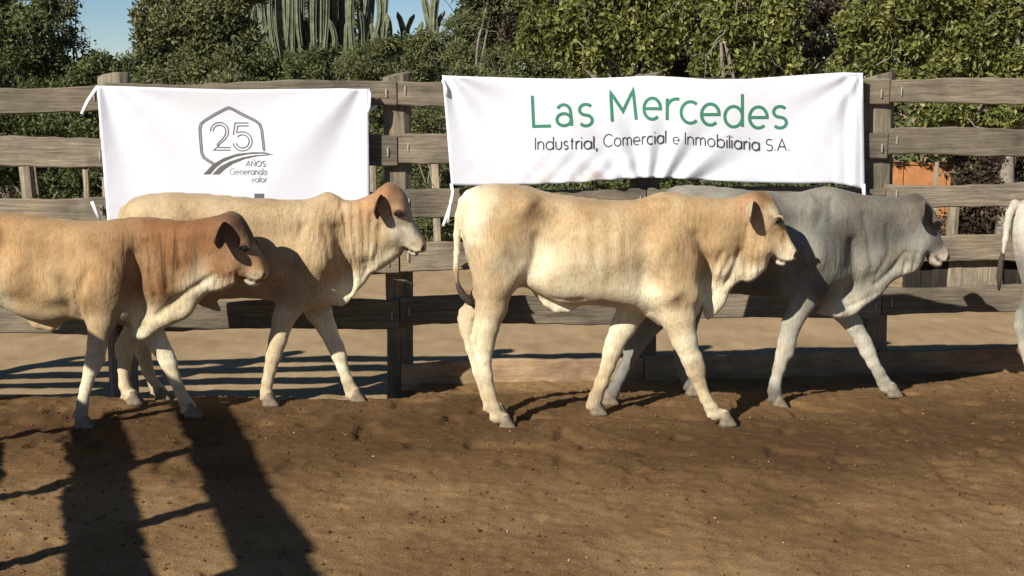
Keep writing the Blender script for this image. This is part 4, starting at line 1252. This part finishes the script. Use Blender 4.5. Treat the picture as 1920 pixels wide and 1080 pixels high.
def word(bn, text, x0, x1, y0, y1, xh, w, mat, name='lettering', gap=.34, slant=0.0):
    """fit a word between x0 and x1 on a baseline running y0 -> y1, x-height xh pixels"""
    tot = sum(G[c][0] for c in text) + gap * (len(text) - 1)
    k = (x1 - x0) / tot
    pen = 0.0; paths = []
    for c in text:
        gw, st = G[c]
        for s in st:
            out = []
            for (x, y) in s:
                X = x0 + (pen + x) * k + slant * y * xh
                base = y0 + (y1 - y0) * (X - x0) / max(x1 - x0, 1e-6)
                out.append((X, base - y * xh))
            paths.append(out)
        pen += gw + gap
    return bn.ribbon(paths, w, mat, name)


def letter(bn, c, x0, x1, base, xh, w, mat, lean=0.0):
    gw, st = G[c]
    k = (x1 - x0) / gw
    return bn.ribbon([[(x0 + x * k, base - y * xh + lean * (x / gw)) for (x, y) in s] for s in st], w, mat, 'letter')


def gaussr(x, c, w):
    return math.exp(-((x - c) / w) ** 2)


# ---- the lettered banner
def relief2(px, py):
    v = (py - 140) / 200.0
    r = 0.012 * math.sin(px / 95.0 + 1.0) * (0.4 + 0.6 * v)
    r += 0.006 * math.sin(px / 41.0 + v * 2.0)
    # pulled folds radiating from the tacked middle of the lower hem
    dx, dy = px - 1215, 395 - py
    ang = math.atan2(dx, max(dy, 5)); dist = math.hypot(dx, dy)
    r += 0.020 * math.cos(ang * 15.0) * math.exp(-((dist - 90) / 90.0) ** 2) * (0.3 + 0.7 * min(1, v * 1.3))
    # fans of folds at the top corners
    for cx, sg in ((832, 1), (1618, -1)):
        a2 = math.atan2((px - cx) * sg, py - 130); d2 = math.hypot(px - cx, py - 130)
        r += 0.012 * math.cos(a2 * 10.0) * math.exp(-(d2 / 150.0) ** 2)
    # vertical gathers at the right end, crumples along the lower hem
    r += 0.010 * math.cos(px / 5.2) * gaussr(px, 1600, 22)
    r += 0.010 * math.cos((px + 0.9 * py) / 7.0) * max(0, v - 0.62) * gaussr(px, 1110, 120) * 1.8
    r += 0.006 * math.cos((px - 0.7 * py) / 8.0) * max(0, v - 0.6) * gaussr(px, 1480, 140)
    r += 0.018 * math.exp(-((v - 0.35) / 0.3) ** 2) * math.cos((px - 1225) / 150.0)
    return 0.02 + r


soil2 = lambda px, py: (0.45 * gaussr(px, 1130, 130) * gaussr(py, 335, 18) + 0.28 * gaussr(px, 1000, 150) * gaussr(py, 330, 35) + 0.5 * gaussr(px, 1078, 16) * gaussr(py, 188, 7)
                        + 0.7 * gaussr(px, 1572, 16) * gaussr(py, 182, 4) + 0.06)
b2 = Banner('banner', 'wide white cloth banner with green and dark lettering, right of the middle post',
            [(820, 141), (900, 144), (1000, 147), (1080, 148), (1160, 145), (1215, 142), (1260, 144), (1330, 149), (1400, 148), (1500, 141), (1580, 136), (1640, 137)],
            [(820, 346), (880, 348), (960, 347), (1020, 345), (1100, 341), (1160, 336), (1215, 333), (1260, 334), (1330, 338), (1400, 342), (1500, 344), (1560, 343), (1605, 350), (1640, 362)],
            (829, 846), (1618, 1621), relief2, 150, 44, soil=soil2)
for (c, x0, x1, base, lean) in [('L', 998, 1033, 237, 0), ('@', 1043, 1072, 236, 0), ('s', 1086, 1111, 236, 0), ('M', 1145, 1193, 228.5, -4), ('e', 1207, 1239, 224, 0), ('r', 1251, 1270, 225, 1),
                                ('c', 1277, 1307, 231, 0), ('e', 1315, 1349, 235, 0), ('d', 1359, 1392, 238, 0), ('e', 1405, 1439, 240.5, 0), ('s', 1450, 1475, 240, 0)]:
    letter(b2, c, x0, x1, base, 40.5 if c != 'd' else 38.5, 6.0, M_GREEN, lean)
word(b2, 'Industrial,', 1004, 1119, 281, 279, 15.2, 2.15, M_INK)
word(b2, 'Comercial', 1132, 1248, 275.5, 268.5, 15.2, 2.15, M_INK)
word(b2, 'e', 1262, 1273, 269.5, 270.5, 13, 2.15, M_INK)
word(b2, 'Inmobiliaria', 1285, 1423, 271, 282, 15.2, 2.15, M_INK)
word(b2, 'S.A.', 1437, 1479, 283, 282, 14.5, 2.15, M_INK)
b2.tape([(846, 344, -.10), (849, 360, -.11), (846, 380, -.10), (839, 402, -.10), (831, 424, -.095)], .012)
b2.tape([(846, 372, -.10), (842, 398, -.105), (840, 418, -.10)], .010)
b2.tape([(1619, 345, -.10), (1620, 360, -.10), (1621, 374, -.10)], .013)
b2.tape([(833, 143, -.06), (830, 152, -.10), (836, 165, -.105), (838, 180, -.10)], .010)


# ---- the anniversary banner
def relief1(px, py):
    v = (py - 165) / 230.0
    r = 0.010 * math.sin(px / 120.0 + .4) * (0.4 + 0.6 * v)
    # long soft folds falling from the two top corners
    for cx, sg, k in ((186, 1, 8.0), (688, -1, 7.0)):
        a = math.atan2((px - cx) * sg, py - 140); d = math.hypot(px - cx, py - 140)
        r += 0.016 * math.cos(a * k + 0.6) * math.exp(-((d - 120) / 150.0) ** 2)
    r += 0.010 * math.sin(px / 60.0) * max(0, v - 0.3)
    return 0.02 + r


soil1 = lambda px, py: 0.5 * gaussr(py, 400, 45) * gaussr(px, 230, 60) + 0.05
b1 = Banner('banner', 'white cloth banner with grey hexagon anniversary logo, left of the middle post',
            [(160, 160), (240, 162), (330, 165), (430, 168), (540, 167), (640, 166), (700, 167)],
            [(160, 448), (400, 452), (700, 440)], (181, 204), (690, 694), relief1, 90, 46, soil=soil1)
# hexagon: two parallel lines
hexp = [(400, 307), (390, 301), (382, 295), (378, 286), (376, 262), (374.5, 241), (377, 232), (384, 226), (404, 214), (422, 204.5), (428.5, 202), (435, 204), (455, 215), (478, 226), (487, 233), (490.5, 243), (493, 263), (495, 283)]
hp = np.array(hexp); hc = np.array((434.0, 250.0))
nr = (hp - hc) / np.linalg.norm(hp - hc, axis=1)[:, None]
b1.ribbon([hp + nr * 2.0, hp - nr * 2.0], 1.7, M_GREYINK, 'logo_hexagon')
b1.ribbon([hp], 2.2, M_PALEINK, 'logo_hexagon_fill', lift0=0.0042)
d2o = arc(411.5, 246.5, 17, 180, 0, 14, -17) ; d2i = arc(411.5, 246.5, 12, 180, 0, 14, -12)
b1.ribbon([d2o + [(427, 254), (423, 260), (401, 281.5), (432, 281.5)], d2i + [(422, 253), (418, 259), (407, 271), (411, 276.5), (432, 276.5)]], 2.0, M_GREYINK, 'logo_digit')
b1.ribbon([[(466, 230.5), (440.5, 230.5), (437.5, 253)], [(466, 236), (445.5, 236), (443.5, 248)] + arc(454.5, 265, 18, -110, 168, 18, 18), arc(454.5, 265, 12.5, -140, 165, 16, 12.5)], 2.0, M_GREYINK, 'logo_digit')
b1.strip([(381, 327), (400, 307), (420, 296), (445, 288), (475, 285.2), (497, 285.5), (513, 290)], [(394, 327), (404, 315), (418, 304), (440, 294.5), (465, 289.2), (490, 288), (513, 290.6)], M_GREYINK, 'logo_road')
b1.strip([(398, 327), (412, 312.5), (430, 303), (455, 294.6), (480, 290.6), (505, 289.8)], [(411, 327), (422, 317), (436, 307.5), (458, 298.5), (480, 293.2), (505, 291.0)], M_GREYINK, 'logo_road', lift=0.0048)
word(b1, 'A~OS', 461, 497, 312, 312, 6.8, 1.25, M_GREYINK, slant=0.12)
word(b1, 'Generando', 431, 499, 327, 327, 7.4, 1.2, M_PALEINK, slant=0.10)
word(b1, 'valor', 471, 499, 341.5, 341.5, 7.2, 1.2, M_PALEINK, slant=0.12)
b1.strip([(477, 363), (495, 363)], [(477, 384), (495, 384)], M_GREYINK, 'logo_block', n=6)
b1.tape([(183, 161, -.09), (176, 172, -.105), (164, 190, -.105), (153, 214, -.10)], .013)
b1.tape([(172, 378, -.095), (178, 392, -.10), (187, 414, -.10)], .013)
b1.tape([(689, 168, -.09), (693, 176, -.11), (692, 200, -.11), (688, 213, -.105)], .013)
b1.tape([(692, 210, -.10), (700, 203, -.06), (706, 198, -.045)], .008)

# ------------------------------------------------------------------ behind the fence
def stake(px, y_top, Y, r, lean, label, seed):
    p = at(px, y_top, Y)
    o = link('stake', post_mesh('stake', p.z + 0.8, r, r, seed, 10, 8, 0.2, 0.0), M_POST)
    o.location = (p.x, Y, -0.8); o.rotation_euler = (0, lean, 0)
    tag(o, label, 'post', 'rough stakes behind the corral fence')


stake(57, 262, 17.6, 0.085, -0.05, 'pale leaning stake behind the fence at the far left', 1)
stake(161, 318, 17.8, 0.042, 0.0, 'thin stake behind the fence, second from the left edge', 2)
stake(194, 322, 17.8, 0.046, 0.02, 'thin stake right beside the leftmost fence post', 3)
stake(699, 290, 17.6, 0.048, 0.0, 'thin stake between the logo banner and the middle post', 4)
stake(823, 300, 17.6, 0.052, -0.03, 'thin stake behind the fence just left of the lettered banner', 5)
stake(1757, 305, 16.7, 0.026, 0.0, 'thin stake in front of the orange brick blocks', 7)
stake(1790, 350, 16.4, 0.070, 0.0, 'stout stake behind the fence right of the grey head', 8)

M_ORANGE = plain('orange_clay', (0.44, 0.19, 0.075), 0.85, 0.15, 8, 0.006)
def clay_blocks():
    root = None
    p0 = at(1610, 350, 18.6); p1 = at(1782, 303, 18.6)
    root = empty('clay_block_wall', ((p0.x + p1.x) / 2, 18.6, YARD))
    tag(root, 'low wall of orange clay blocks behind the fence at the right', 'wall')
    x = p0.x; top = p1.z - YARD; i = 0
    r = random.Random(4)
    while x < p1.x - 0.05:
        w = min(0.60, p1.x - x)
        z = 0.0
        while z < top - 0.02:
            h = min(0.42, top - z)
            bm = bmesh.new()
            bmesh.ops.create_cube(bm, size=1.0)
            for v in bm.verts: v.co = Vector((v.co.x * (w - .012), v.co.y * 0.16, v.co.z * (h - .012)))
            bmesh.ops.bevel(bm, geom=bm.edges[:], offset=0.006, segments=1, affect='EDGES')
            me = bpy.data.meshes.new('brick'); bm.to_mesh(me); bm.free()
            o = link('brick', me, M_ORANGE, root, False)
            o.location = (x + w / 2 - root.location.x, r.uniform(-.006, .006), z + h / 2)
            z += h
        x += w
clay_blocks()

# short upright boards nailed behind the two lowest rails on the right; the near-black ones stand in for deep shade
M_SHADE_WOOD = wood_mat('shade_black_wood', (0.018, 0.015, 0.013), (0.035, 0.029, 0.025), (0.06, 0.05, 0.042), (40, 40, 3.0))  # near-black tone paints the deep shade behind the rails onto added boards
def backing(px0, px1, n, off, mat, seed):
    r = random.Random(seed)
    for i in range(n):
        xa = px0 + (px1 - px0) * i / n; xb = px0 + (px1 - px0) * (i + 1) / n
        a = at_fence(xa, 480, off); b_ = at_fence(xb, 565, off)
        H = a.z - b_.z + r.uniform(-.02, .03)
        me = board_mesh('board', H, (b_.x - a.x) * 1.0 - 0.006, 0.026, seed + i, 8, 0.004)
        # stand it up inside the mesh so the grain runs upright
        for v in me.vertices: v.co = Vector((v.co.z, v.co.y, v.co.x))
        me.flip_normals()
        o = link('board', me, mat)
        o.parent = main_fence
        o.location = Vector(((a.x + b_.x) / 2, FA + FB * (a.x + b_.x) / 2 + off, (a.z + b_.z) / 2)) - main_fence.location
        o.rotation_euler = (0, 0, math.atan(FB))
backing(1777, 1879, 4, 0.055, M_POST, 40)
backing(1694, 1778, 3, 0.075, M_SHADE_WOOD, 50)
backing(1881, 1960, 3, 0.075, M_SHADE_WOOD, 60)

# ------------------------------------------------------------------ vegetation
def leaf_mat(name, c_dark, c_mid, c_pale, trans=0.38, rough=0.55):
    m, nt, b = new_mat(name)
    L = nt.links
    a = node(nt, 'ShaderNodeAttribute', attribute_name='tone')  # random tone per leaf picks its colour
    r = ramp(nt, [(0.0, c_dark), (0.5, c_mid), (1.0, c_pale)])
    L.new(a.outputs['Fac'], r.inputs[0]); L.new(r.outputs[0], b.inputs['Base Color'])
    b.inputs['Roughness'].default_value = rough
    b.inputs['Specular IOR Level'].default_value = 0.3
    tr = node(nt, 'ShaderNodeBsdfTranslucent')
    L.new(r.outputs[0], tr.inputs['Color'])
    mx = node(nt, 'ShaderNodeMixShader'); mx.inputs[0].default_value = trans
    out = nt.nodes['Material Output']
    L.new(b.outputs[0], mx.inputs[1]); L.new(tr.outputs[0], mx.inputs[2]); L.new(mx.outputs[0], out.inputs[0])
    return m


M_LF_DARK = leaf_mat('dark_green_leaves', (0.055, 0.068, 0.026), (0.125, 0.145, 0.052), (0.22, 0.235, 0.09))
M_LF_OLIVE = leaf_mat('olive_grey_leaves', (0.075, 0.083, 0.036), (0.17, 0.182, 0.073), (0.28, 0.285, 0.13))
M_LF_LIME = leaf_mat('yellow_green_leaves', (0.070, 0.080, 0.022), (0.20, 0.215, 0.058), (0.40, 0.385, 0.13), 0.4, 0.45)
M_LF_DRY = leaf_mat('dry_brown_leaves', (0.030, 0.020, 0.013), (0.075, 0.052, 0.032), (0.16, 0.12, 0.075))
M_BARK = plain('grey_bark', (0.20, 0.17, 0.135), 0.9, 0.35, 25, 0.01)
M_TWIG = plain('pale_twigs', (0.20, 0.175, 0.135), 0.9, 0.25, 25)


def leaves_mesh(name, P, Nn, size, aspect, r, droop=0.0):
    n = len(P)
    d = r.normal(size=(n, 3)); d /= np.linalg.norm(d, axis=1)[:, None]
    d[:, 2] -= droop; d /= np.linalg.norm(d, axis=1)[:, None]
    k = r.normal(size=(n, 3)) * 0.8 + Nn; 
    u = np.cross(d, k); u /= np.maximum(np.linalg.norm(u, axis=1), 1e-6)[:, None]
    s = size * r.uniform(0.6, 1.35, n)[:, None]
    w = s * aspect
    fold = np.cross(u, d) * s * 0.12
    V = np.stack([P, P + d * s * .5 + u * w * .5 + fold, P + d * s, P + d * s * .5 - u * w * .5 + fold], 1).reshape(-1, 3)
    F = np.arange(4 * n).reshape(n, 4)
    return np_mesh(name, V, F)


def tree(name, label, cat, px, Y, z0, clumps, n, size, mat, seed, aspect=0.5, trunk_r=0.08, limbs=7, droop=0.1, twigs=0, trunk_mat=None, group='trees and shrubs beyond the fence', shell=0.55, hang=0.0):
    """clumps: (px, py, radius_px_x, radius_px_y) in the photo at distance Y (+- depth)"""
    r = np.random.default_rng(seed)
    base = at(px, 400, Y); base.z = YARD
    root = empty(name, (base.x, Y, z0))
    tag(root, label, cat, group)
    sc = (Y * CT) / FOC
    C = []
    for (cx, cy, rx, ry) in clumps:
        c = at(cx, cy, Y)
        C.append((c.x, Y + r.uniform(-.35, .35) * rx * sc, c.z, rx * sc, max(0.5 * rx * sc, 0.5 * ry * sc), ry * sc))
    C = np.array(C)
    # break every clump into sprays of leaves
    vol = (C[:, 3] * C[:, 4] * C[:, 5]) ** (2 / 3.0)
    nsub = 20
    n = int(n * 2.3); size = size * 0.80
    sub = []
    for i, c in enumerate(C):
        m = max(8, int(nsub * len(C) * vol[i] / vol.sum()))
        d = r.normal(size=(m, 3)); d /= np.linalg.norm(d, axis=1)[:, None]
        rad = (shell + (1.05 - shell) * r.random(m))[:, None]
        p = c[:3] + d * rad * c[3:6]
        sub.append(np.concatenate([p, d, np.full((m, 1), 0.30 * c[3:6].mean())], 1))
    sub = np.concatenate(sub)
    sub = sub[sub[:, 2] > YARD + 0.05]
    tone_sub = r.uniform(-.22, .22, len(sub))
    k = r.integers(0, len(sub), n)
    g = r.normal(size=(n, 3)) * np.array((1, 1, 0.75))
    P = sub[k, :3] + g * sub[k, 6:7] * 0.72
    if hang: P[:, 2] -= hang * r.random(n) ** 2
    P[:, 2] = np.maximum(P[:, 2], YARD + 0.02)
    me = leaves_mesh('crown', P - np.array(root.location), sub[k, 3:6], size, aspect, r, droop)
    tone = np.clip(0.5 + tone_sub[k] + r.normal(size=n) * 0.2, 0, 1)
    vfloat(me, 'tone', tone.repeat(4))
    link('crown', me, mat, root, False)
    # trunk and limbs
    top = C[np.argmax(vol)]
    V = []; F = []

    def add_tube(pts, rad, nk=6):
        b0 = len(V)
        t = tube('t', pts, rad, nk)
        V.extend([v.co.copy() for v in t.vertices])
        F.extend([tuple(b0 + i for i in f.vertices) for f in t.polygons])
        bpy.data.meshes.remove(t)
    b0 = Vector((0, 0, -0.1))
    mid = Vector((float(r.uniform(-.2, .2)), float(r.uniform(-.15, .15)), max(0.6, 0.45 * float(top[2] - z0))))
    add_tube([b0, (b0 + mid) * .5 + Vector((float(r.uniform(-.06, .06)), 0, 0)), mid], [trunk_r, trunk_r * .85, trunk_r * .7], 8)
    for i in range(limbs):
        c = C[i % len(C)]
        e = Vector(c[:3]) - Vector(root.location) + Vector(r.normal(size=3) * c[3:6] * 0.45)
        m1 = mid.lerp(e, 0.5) + Vector(r.normal(size=3) * 0.12)
        add_tube([mid - Vector((0, 0, .05 * i * 0.5)), m1, e], [trunk_r * .5, trunk_r * .33, trunk_r * .12], 6)
    link('trunk', mesh('trunk', V, F, True), trunk_mat or M_BARK, root, False)
    if twigs:
        V.clear(); F.clear()
        for i in range(int(twigs * .8)):
            q = sub[r.integers(0, len(sub))]
            a = Vector(q[:3]) - Vector(root.location)
            d = Vector(r.normal(size=3)); d.y = -abs(d.y) * 0.6; d.normalize()
            L_ = float(r.uniform(.3, .9))
            sd_ = Vector(r.normal(size=3) * .10); sg = Vector((0, 0, float(r.uniform(-.28, .05))))
            pts = []
            for q_ in range(9):
                t_ = q_ / 8.0
                pts.append(a + d * L_ * t_ + sd_ * math.sin(t_ * 3.4) + sg * t_ * t_ + Vector(r.normal(size=3) * .012))
            w0 = float(r.uniform(.007, .017))
            add_tube(pts, [w0 * (1 - .8 * q_ / 8.0) for q_ in range(9)], 5)
        tag(link('twigs', mesh('twigs', V, F, True), M_TWIG, root, False), kind='stuff')
    return root


# left: dark tree against the sky
tree('tree', 'dense dark green tree at the far left against the sky', 'tree', 40, 21.0, YARD,
     [(20, 60, 85, 75), (-60, 30, 90, 100), (80, 100, 60, 55), (30, 160, 90, 60), (60, 10, 45, 40), (110, 150, 60, 45), (-30, 230, 110, 80), (90, 240, 80, 70), (20, 330, 120, 90)], 17000, .10, M_LF_DARK, 21, .5, .12)
tree('shrub', 'thin twiggy shrub with sparse leaves right of the dark left tree', 'shrub', 120, 22.0, YARD,
     [(105, 40, 40, 60), (140, 100, 35, 40), (125, 10, 28, 40), (160, 130, 40, 35)], 1500, .085, M_LF_OLIVE, 22, .45, .05, 12, twigs=26)
tree('shrub', 'low dark shrub below the patch of sky at the left', 'shrub', 215, 20.5, YARD,
     [(200, 135, 60, 30), (240, 140, 55, 40), (170, 170, 60, 40), (230, 210, 90, 60), (180, 300, 100, 80), (260, 330, 90, 80)], 9000, .09, M_LF_DARK, 23, .45, .05)
tree('tree', 'grey green tree with several pale slender trunks left of the cactus clump', 'tree', 350, 20.5, YARD,
     [(320, 30, 55, 60), (300, 90, 40, 35), (385, 20, 70, 70), (350, 90, 60, 45), (440, 60, 60, 60), (420, 120, 60, 40), (350, -40, 90, 60), (280, 60, 22, 50), (450, -20, 60, 50)], 13000, .10, M_LF_OLIVE, 24, .5, .07, 16, twigs=60, shell=.4)
tree('shrub', 'olive shrub behind the top of the logo banner', 'shrub', 400, 20.1, YARD,
     [(330, 130, 60, 35), (400, 140, 70, 40), (300, 200, 90, 60), (420, 220, 100, 70), (360, 320, 120, 90)], 9000, .085, M_LF_OLIVE, 25, .4)
tree('shrub', 'shady dark shrub beneath the tall cactus clump', 'shrub', 560, 20.4, YARD,
     [(520, 120, 60, 40), (590, 130, 60, 35), (640, 110, 50, 35), (560, 200, 110, 70), (600, 320, 120, 90)], 10000, .085, M_LF_DARK, 26, .4)
tree('shrub', 'fine leaved green bush behind the middle fence post', 'shrub', 735, 19.6, YARD,
     [(690, 105, 55, 40), (750, 110, 60, 40), (800, 95, 50, 40), (720, 160, 80, 50), (800, 170, 80, 60), (750, 260, 100, 80), (790, 370, 110, 90)], 15000, .075, M_LF_OLIVE, 27, .38)
tree('tree', 'feathery olive tree just right of the second patch of sky', 'tree', 900, 20.4, YARD,
     [(880, 30, 50, 50), (860, 70, 40, 35), (930, 60, 60, 50), (950, 10, 60, 50), (900, -40, 70, 50), (990, 90, 60, 45), (890, 110, 60, 40)], 14000, .075, M_LF_OLIVE, 28, .4, .07, 12, twigs=30)
tree('shrub', 'low green bush behind the left half of the lettered banner', 'shrub', 960, 19.2, YARD,
     [(900, 130, 60, 35), (980, 125, 70, 35), (1060, 125, 60, 35), (940, 200, 110, 70), (1050, 220, 110, 70), (980, 330, 140, 90)], 13000, .07, M_LF_OLIVE, 29, .4)
# right: larger, sunlit leaves, closer
tree('tree', 'broad leafy tree with yellow green leaves above the lettered banner', 'tree', 1180, 17.8, YARD,
     [(1060, 20, 70, 55), (1130, 60, 60, 50), (1090, 90, 45, 40), (1180, 10, 70, 50), (1240, 30, 60, 45), (1150, -50, 110, 60), (1210, 90, 40, 40), (1020, 40, 45, 45)], 10500, .105, M_LF_LIME, 30, .5, .12, 14, droop=.5, twigs=26, hang=.25)
tree('tree', 'shadowy tangle of brown stems with few leaves above the banner middle', 'tree', 1290, 19.2, YARD,
     [(1180, 90, 90, 60), (1300, 70, 110, 80), (1420, 90, 100, 70), (1300, 160, 160, 60), (1540, 60, 80, 80), (1530, 10, 70, 50), (1600, 30, 60, 50), (1010, 60, 60, 60), (1250, 260, 150, 90), (1450, 260, 150, 90), (1400, -40, 160, 60)], 9500, .10, M_LF_DRY, 31, .5, .10, 20, twigs=90)
tree('tree', 'hanging yellow green foliage above the right half of the banner', 'tree', 1420, 17.6, YARD,
     [(1360, 20, 50, 40), (1430, 60, 55, 50), (1400, 110, 55, 35), (1460, 20, 50, 45), (1470, 110, 35, 35), (1330, 90, 35, 35), (1400, -30, 100, 45)], 7500, .105, M_LF_LIME, 32, .5, .10, 12, droop=.5, twigs=30, hang=.2)
tree('tree', 'big bright leafy tree filling the upper right corner', 'tree', 1880, 17.2, YARD,
     [(1640, 60, 75, 60), (1590, 110, 45, 35), (1720, 40, 80, 60), (1800, 60, 80, 60), (1880, 50, 80, 65), (1700, 120, 80, 45), (1800, 125, 80, 45), (1890, 125, 70, 45), (1960, 80, 80, 90), (1750, -30, 150, 60), (1900, -30, 120, 60),
      (1760, 215, 70, 28), (1830, 200, 70, 30), (1900, 210, 60, 32)], 21000, .105, M_LF_LIME, 33, .5, .13, 16, droop=.4, twigs=40)
tree('shrub', 'dry brown shrub behind the lower rails at the right edge', 'shrub', 1860, 17.5, YARD,
     [(1830, 330, 60, 45), (1900, 330, 60, 45), (1840, 410, 70, 50), (1910, 420, 70, 50), (1760, 440, 60, 40), (1880, 285, 90, 26), (1700, 435, 70, 45), (1640, 440, 80, 50)], 9000, .085, M_LF_DRY, 34, .5, .05, 10, twigs=30)
tree('shrub', 'dark green shrub behind the rails at the left edge', 'shrub', 70, 18.8, YARD,
     [(20, 250, 70, 45), (110, 250, 70, 45), (40, 340, 90, 50), (140, 350, 70, 45), (-60, 320, 90, 80), (100, 420, 120, 50)], 11000, .085, M_LF_DARK, 35, .45, .05)
tree('shrub', 'green undergrowth seen through the rails beside the middle post', 'shrub', 800, 18.0, YARD,
     [(790, 250, 60, 40), (830, 350, 60, 45), (760, 340, 60, 45), (820, 430, 70, 40), (700, 350, 60, 50)], 8000, .07, M_LF_OLIVE, 36, .35, .04, 8, twigs=20)
tree('shrub', 'dark low shrub behind the lettered banner, glimpsed below its hem', 'shrub', 1130, 17.6, YARD,
     [(1080, 330, 90, 60), (1180, 350, 90, 60), (1000, 380, 120, 60), (1290, 360, 110, 70), (1480, 380, 130, 70)], 7000, .085, M_LF_DARK, 37, .45, .05)

# slender pale trunks of the multi-stemmed tree
# tall columnar cacti
M_CACTUS = plain('grey_green_cactus', (0.145, 0.155, 0.095), 0.85, 0.4, 9, 0.01)


def cactus(label, Y, arms, seed, group='columnar cacti on the skyline'):
    """arms: (px_foot, py_foot, px_tip, py_tip, radius m)"""
    r = random.Random(seed)
    b = at(arms[0][0], 300, Y)
    root = empty('cactus', (b.x, Y, YARD)); tag(root, label, 'cactus', group)
    for i, (xa, ya, xb, yb, rad) in enumerate(arms):
        yy = Y + r.uniform(-.5, .5)
        p0 = at(xa, ya, yy); p1 = at(xb, yb, yy)
        n = 10; nk = 14
        V = []; F = []
        bend = Vector((r.uniform(-.12, .12), r.uniform(-.1, .1), 0))
        for j in range(n + 1):
            t = j / n
            c = p0.lerp(p1, t) + bend * math.sin(math.pi * t)
            rr = rad * (0.8 + 0.25 * math.sin(t * 2.2)) * (1 + r.uniform(-.05, .05))
            if t > 0.85: rr *= math.sqrt(max(0.03, 1 - ((t - .85) / .15) ** 2))
            for k in range(nk):
                a = 2 * math.pi * k / nk
                q = rr * (1.0 if k % 2 else 0.74)
                V.append(c + Vector((q * math.cos(a), q * math.sin(a), 0)) - Vector(root.location))
        for j in range(n):
            for k in range(nk):
                a = j * nk + k; e = j * nk + (k + 1) % nk
                F.append((a, e, e + nk, a + nk))
        F.append(tuple(n * nk + k for k in range(nk)))
        link('arm', mesh('arm', V, F, False), M_CACTUS, root, False)
    return root


r_ = random.Random(12)
arms = [(600, 300, 602, -120, .06)]
for i in range(58):
    xt = 478 + 252 * (i / 57.0) + r_.uniform(-8, 8)
    xf = 604 + (xt - 604) * r_.uniform(.82, 1.0)
    arms.append((xf, r_.uniform(85, 150), xt, r_.uniform(-140, -10) if i % 5 else r_.uniform(0, 45), r_.uniform(.040, .062)))
cactus('giant clump of columnar cactus with dozens of upright arms', 23.5, arms, 3)
cactus('small cactus with two curved arms in front of the second patch of sky', 24.5, [(760, 200, 758, 95, .09), (748, 120, 745, 22, .055), (764, 95, 777, 26, .05), (731, 110, 731, 40, .05)], 4)
cactus('cactus with tall leaning arms right of the second patch of sky', 22.8, [(815, 220, 812, 90, .10), (812, 95, 789, -30, .06), (818, 110, 822, -40, .075), (803, 100, 792, 40, .05), (825, 90, 834, 20, .05), (806, 130, 800, 52, .045)], 5)

# low woodland far behind closes the view at ground level
def far_wood():
    r = np.random.default_rng(91)
    n = 80000
    x = r.uniform(-19, 20, n); y = r.uniform(27, 33, n)
    top = 3.9 + 2.2 * fbm(x * .8, y * .8, 3, 8)
    top = np.where((x > -3.4) & (x < -1.2), 2.5 + .8 * fbm(x * 2, y, 2, 5), top)
    top = np.where((x > -11.2) & (x < -7.6), 2.1 + .8 * fbm(x * 2, y, 2, 3), top)
    z = YARD + (top - YARD) * r.random(n) ** 0.8
    P = np.stack([x, y, z], -1)
    me = leaves_mesh('far_thicket', P, np.tile((0, -1, .4), (n, 1)), .20, .55, r)
    vfloat(me, 'tone', np.clip(r.normal(size=n) * .2 + .4, 0, 1).repeat(4))
    tag(link('far_thicket', me, M_LF_DARK), 'low dark thicket far behind the trees', 'thicket', kind='stuff')
far_wood()


def grass_tufts():
    r = np.random.default_rng(55)
    n = 14000
    x = r.uniform(-10, 11, n); y = 17.0 + 3.2 * r.random(n)
    keep = fbm(x * 1.3, y * 1.3, 3, 6) > 0.43
    x, y = x[keep], y[keep]; n = len(x)
    P = np.stack([x, y, np.full(n, YARD - 0.02)], -1)
    d = r.normal(size=(n, 3)) * .35; d[:, 2] = 1
    d /= np.linalg.norm(d, axis=1)[:, None]
    L_ = r.uniform(.12, .42, n)[:, None]
    u = r.normal(size=(n, 3)); u[:, 2] = 0; u /= np.linalg.norm(u, axis=1)[:, None]
    V = np.stack([P - u * .012, P + u * .012, P + d * L_ + u * .003, P + d * L_ - u * .003], 1).reshape(-1, 3)
    me = np_mesh('grass', V, np.arange(4 * n).reshape(n, 4))
    vfloat(me, 'tone', np.clip(r.normal(size=n) * .25 + .5, 0, 1).repeat(4))
    tag(link('grass', me, M_LF_OLIVE), 'rough green grass along the foot of the shrubs', 'grass', kind='stuff')
grass_tufts()
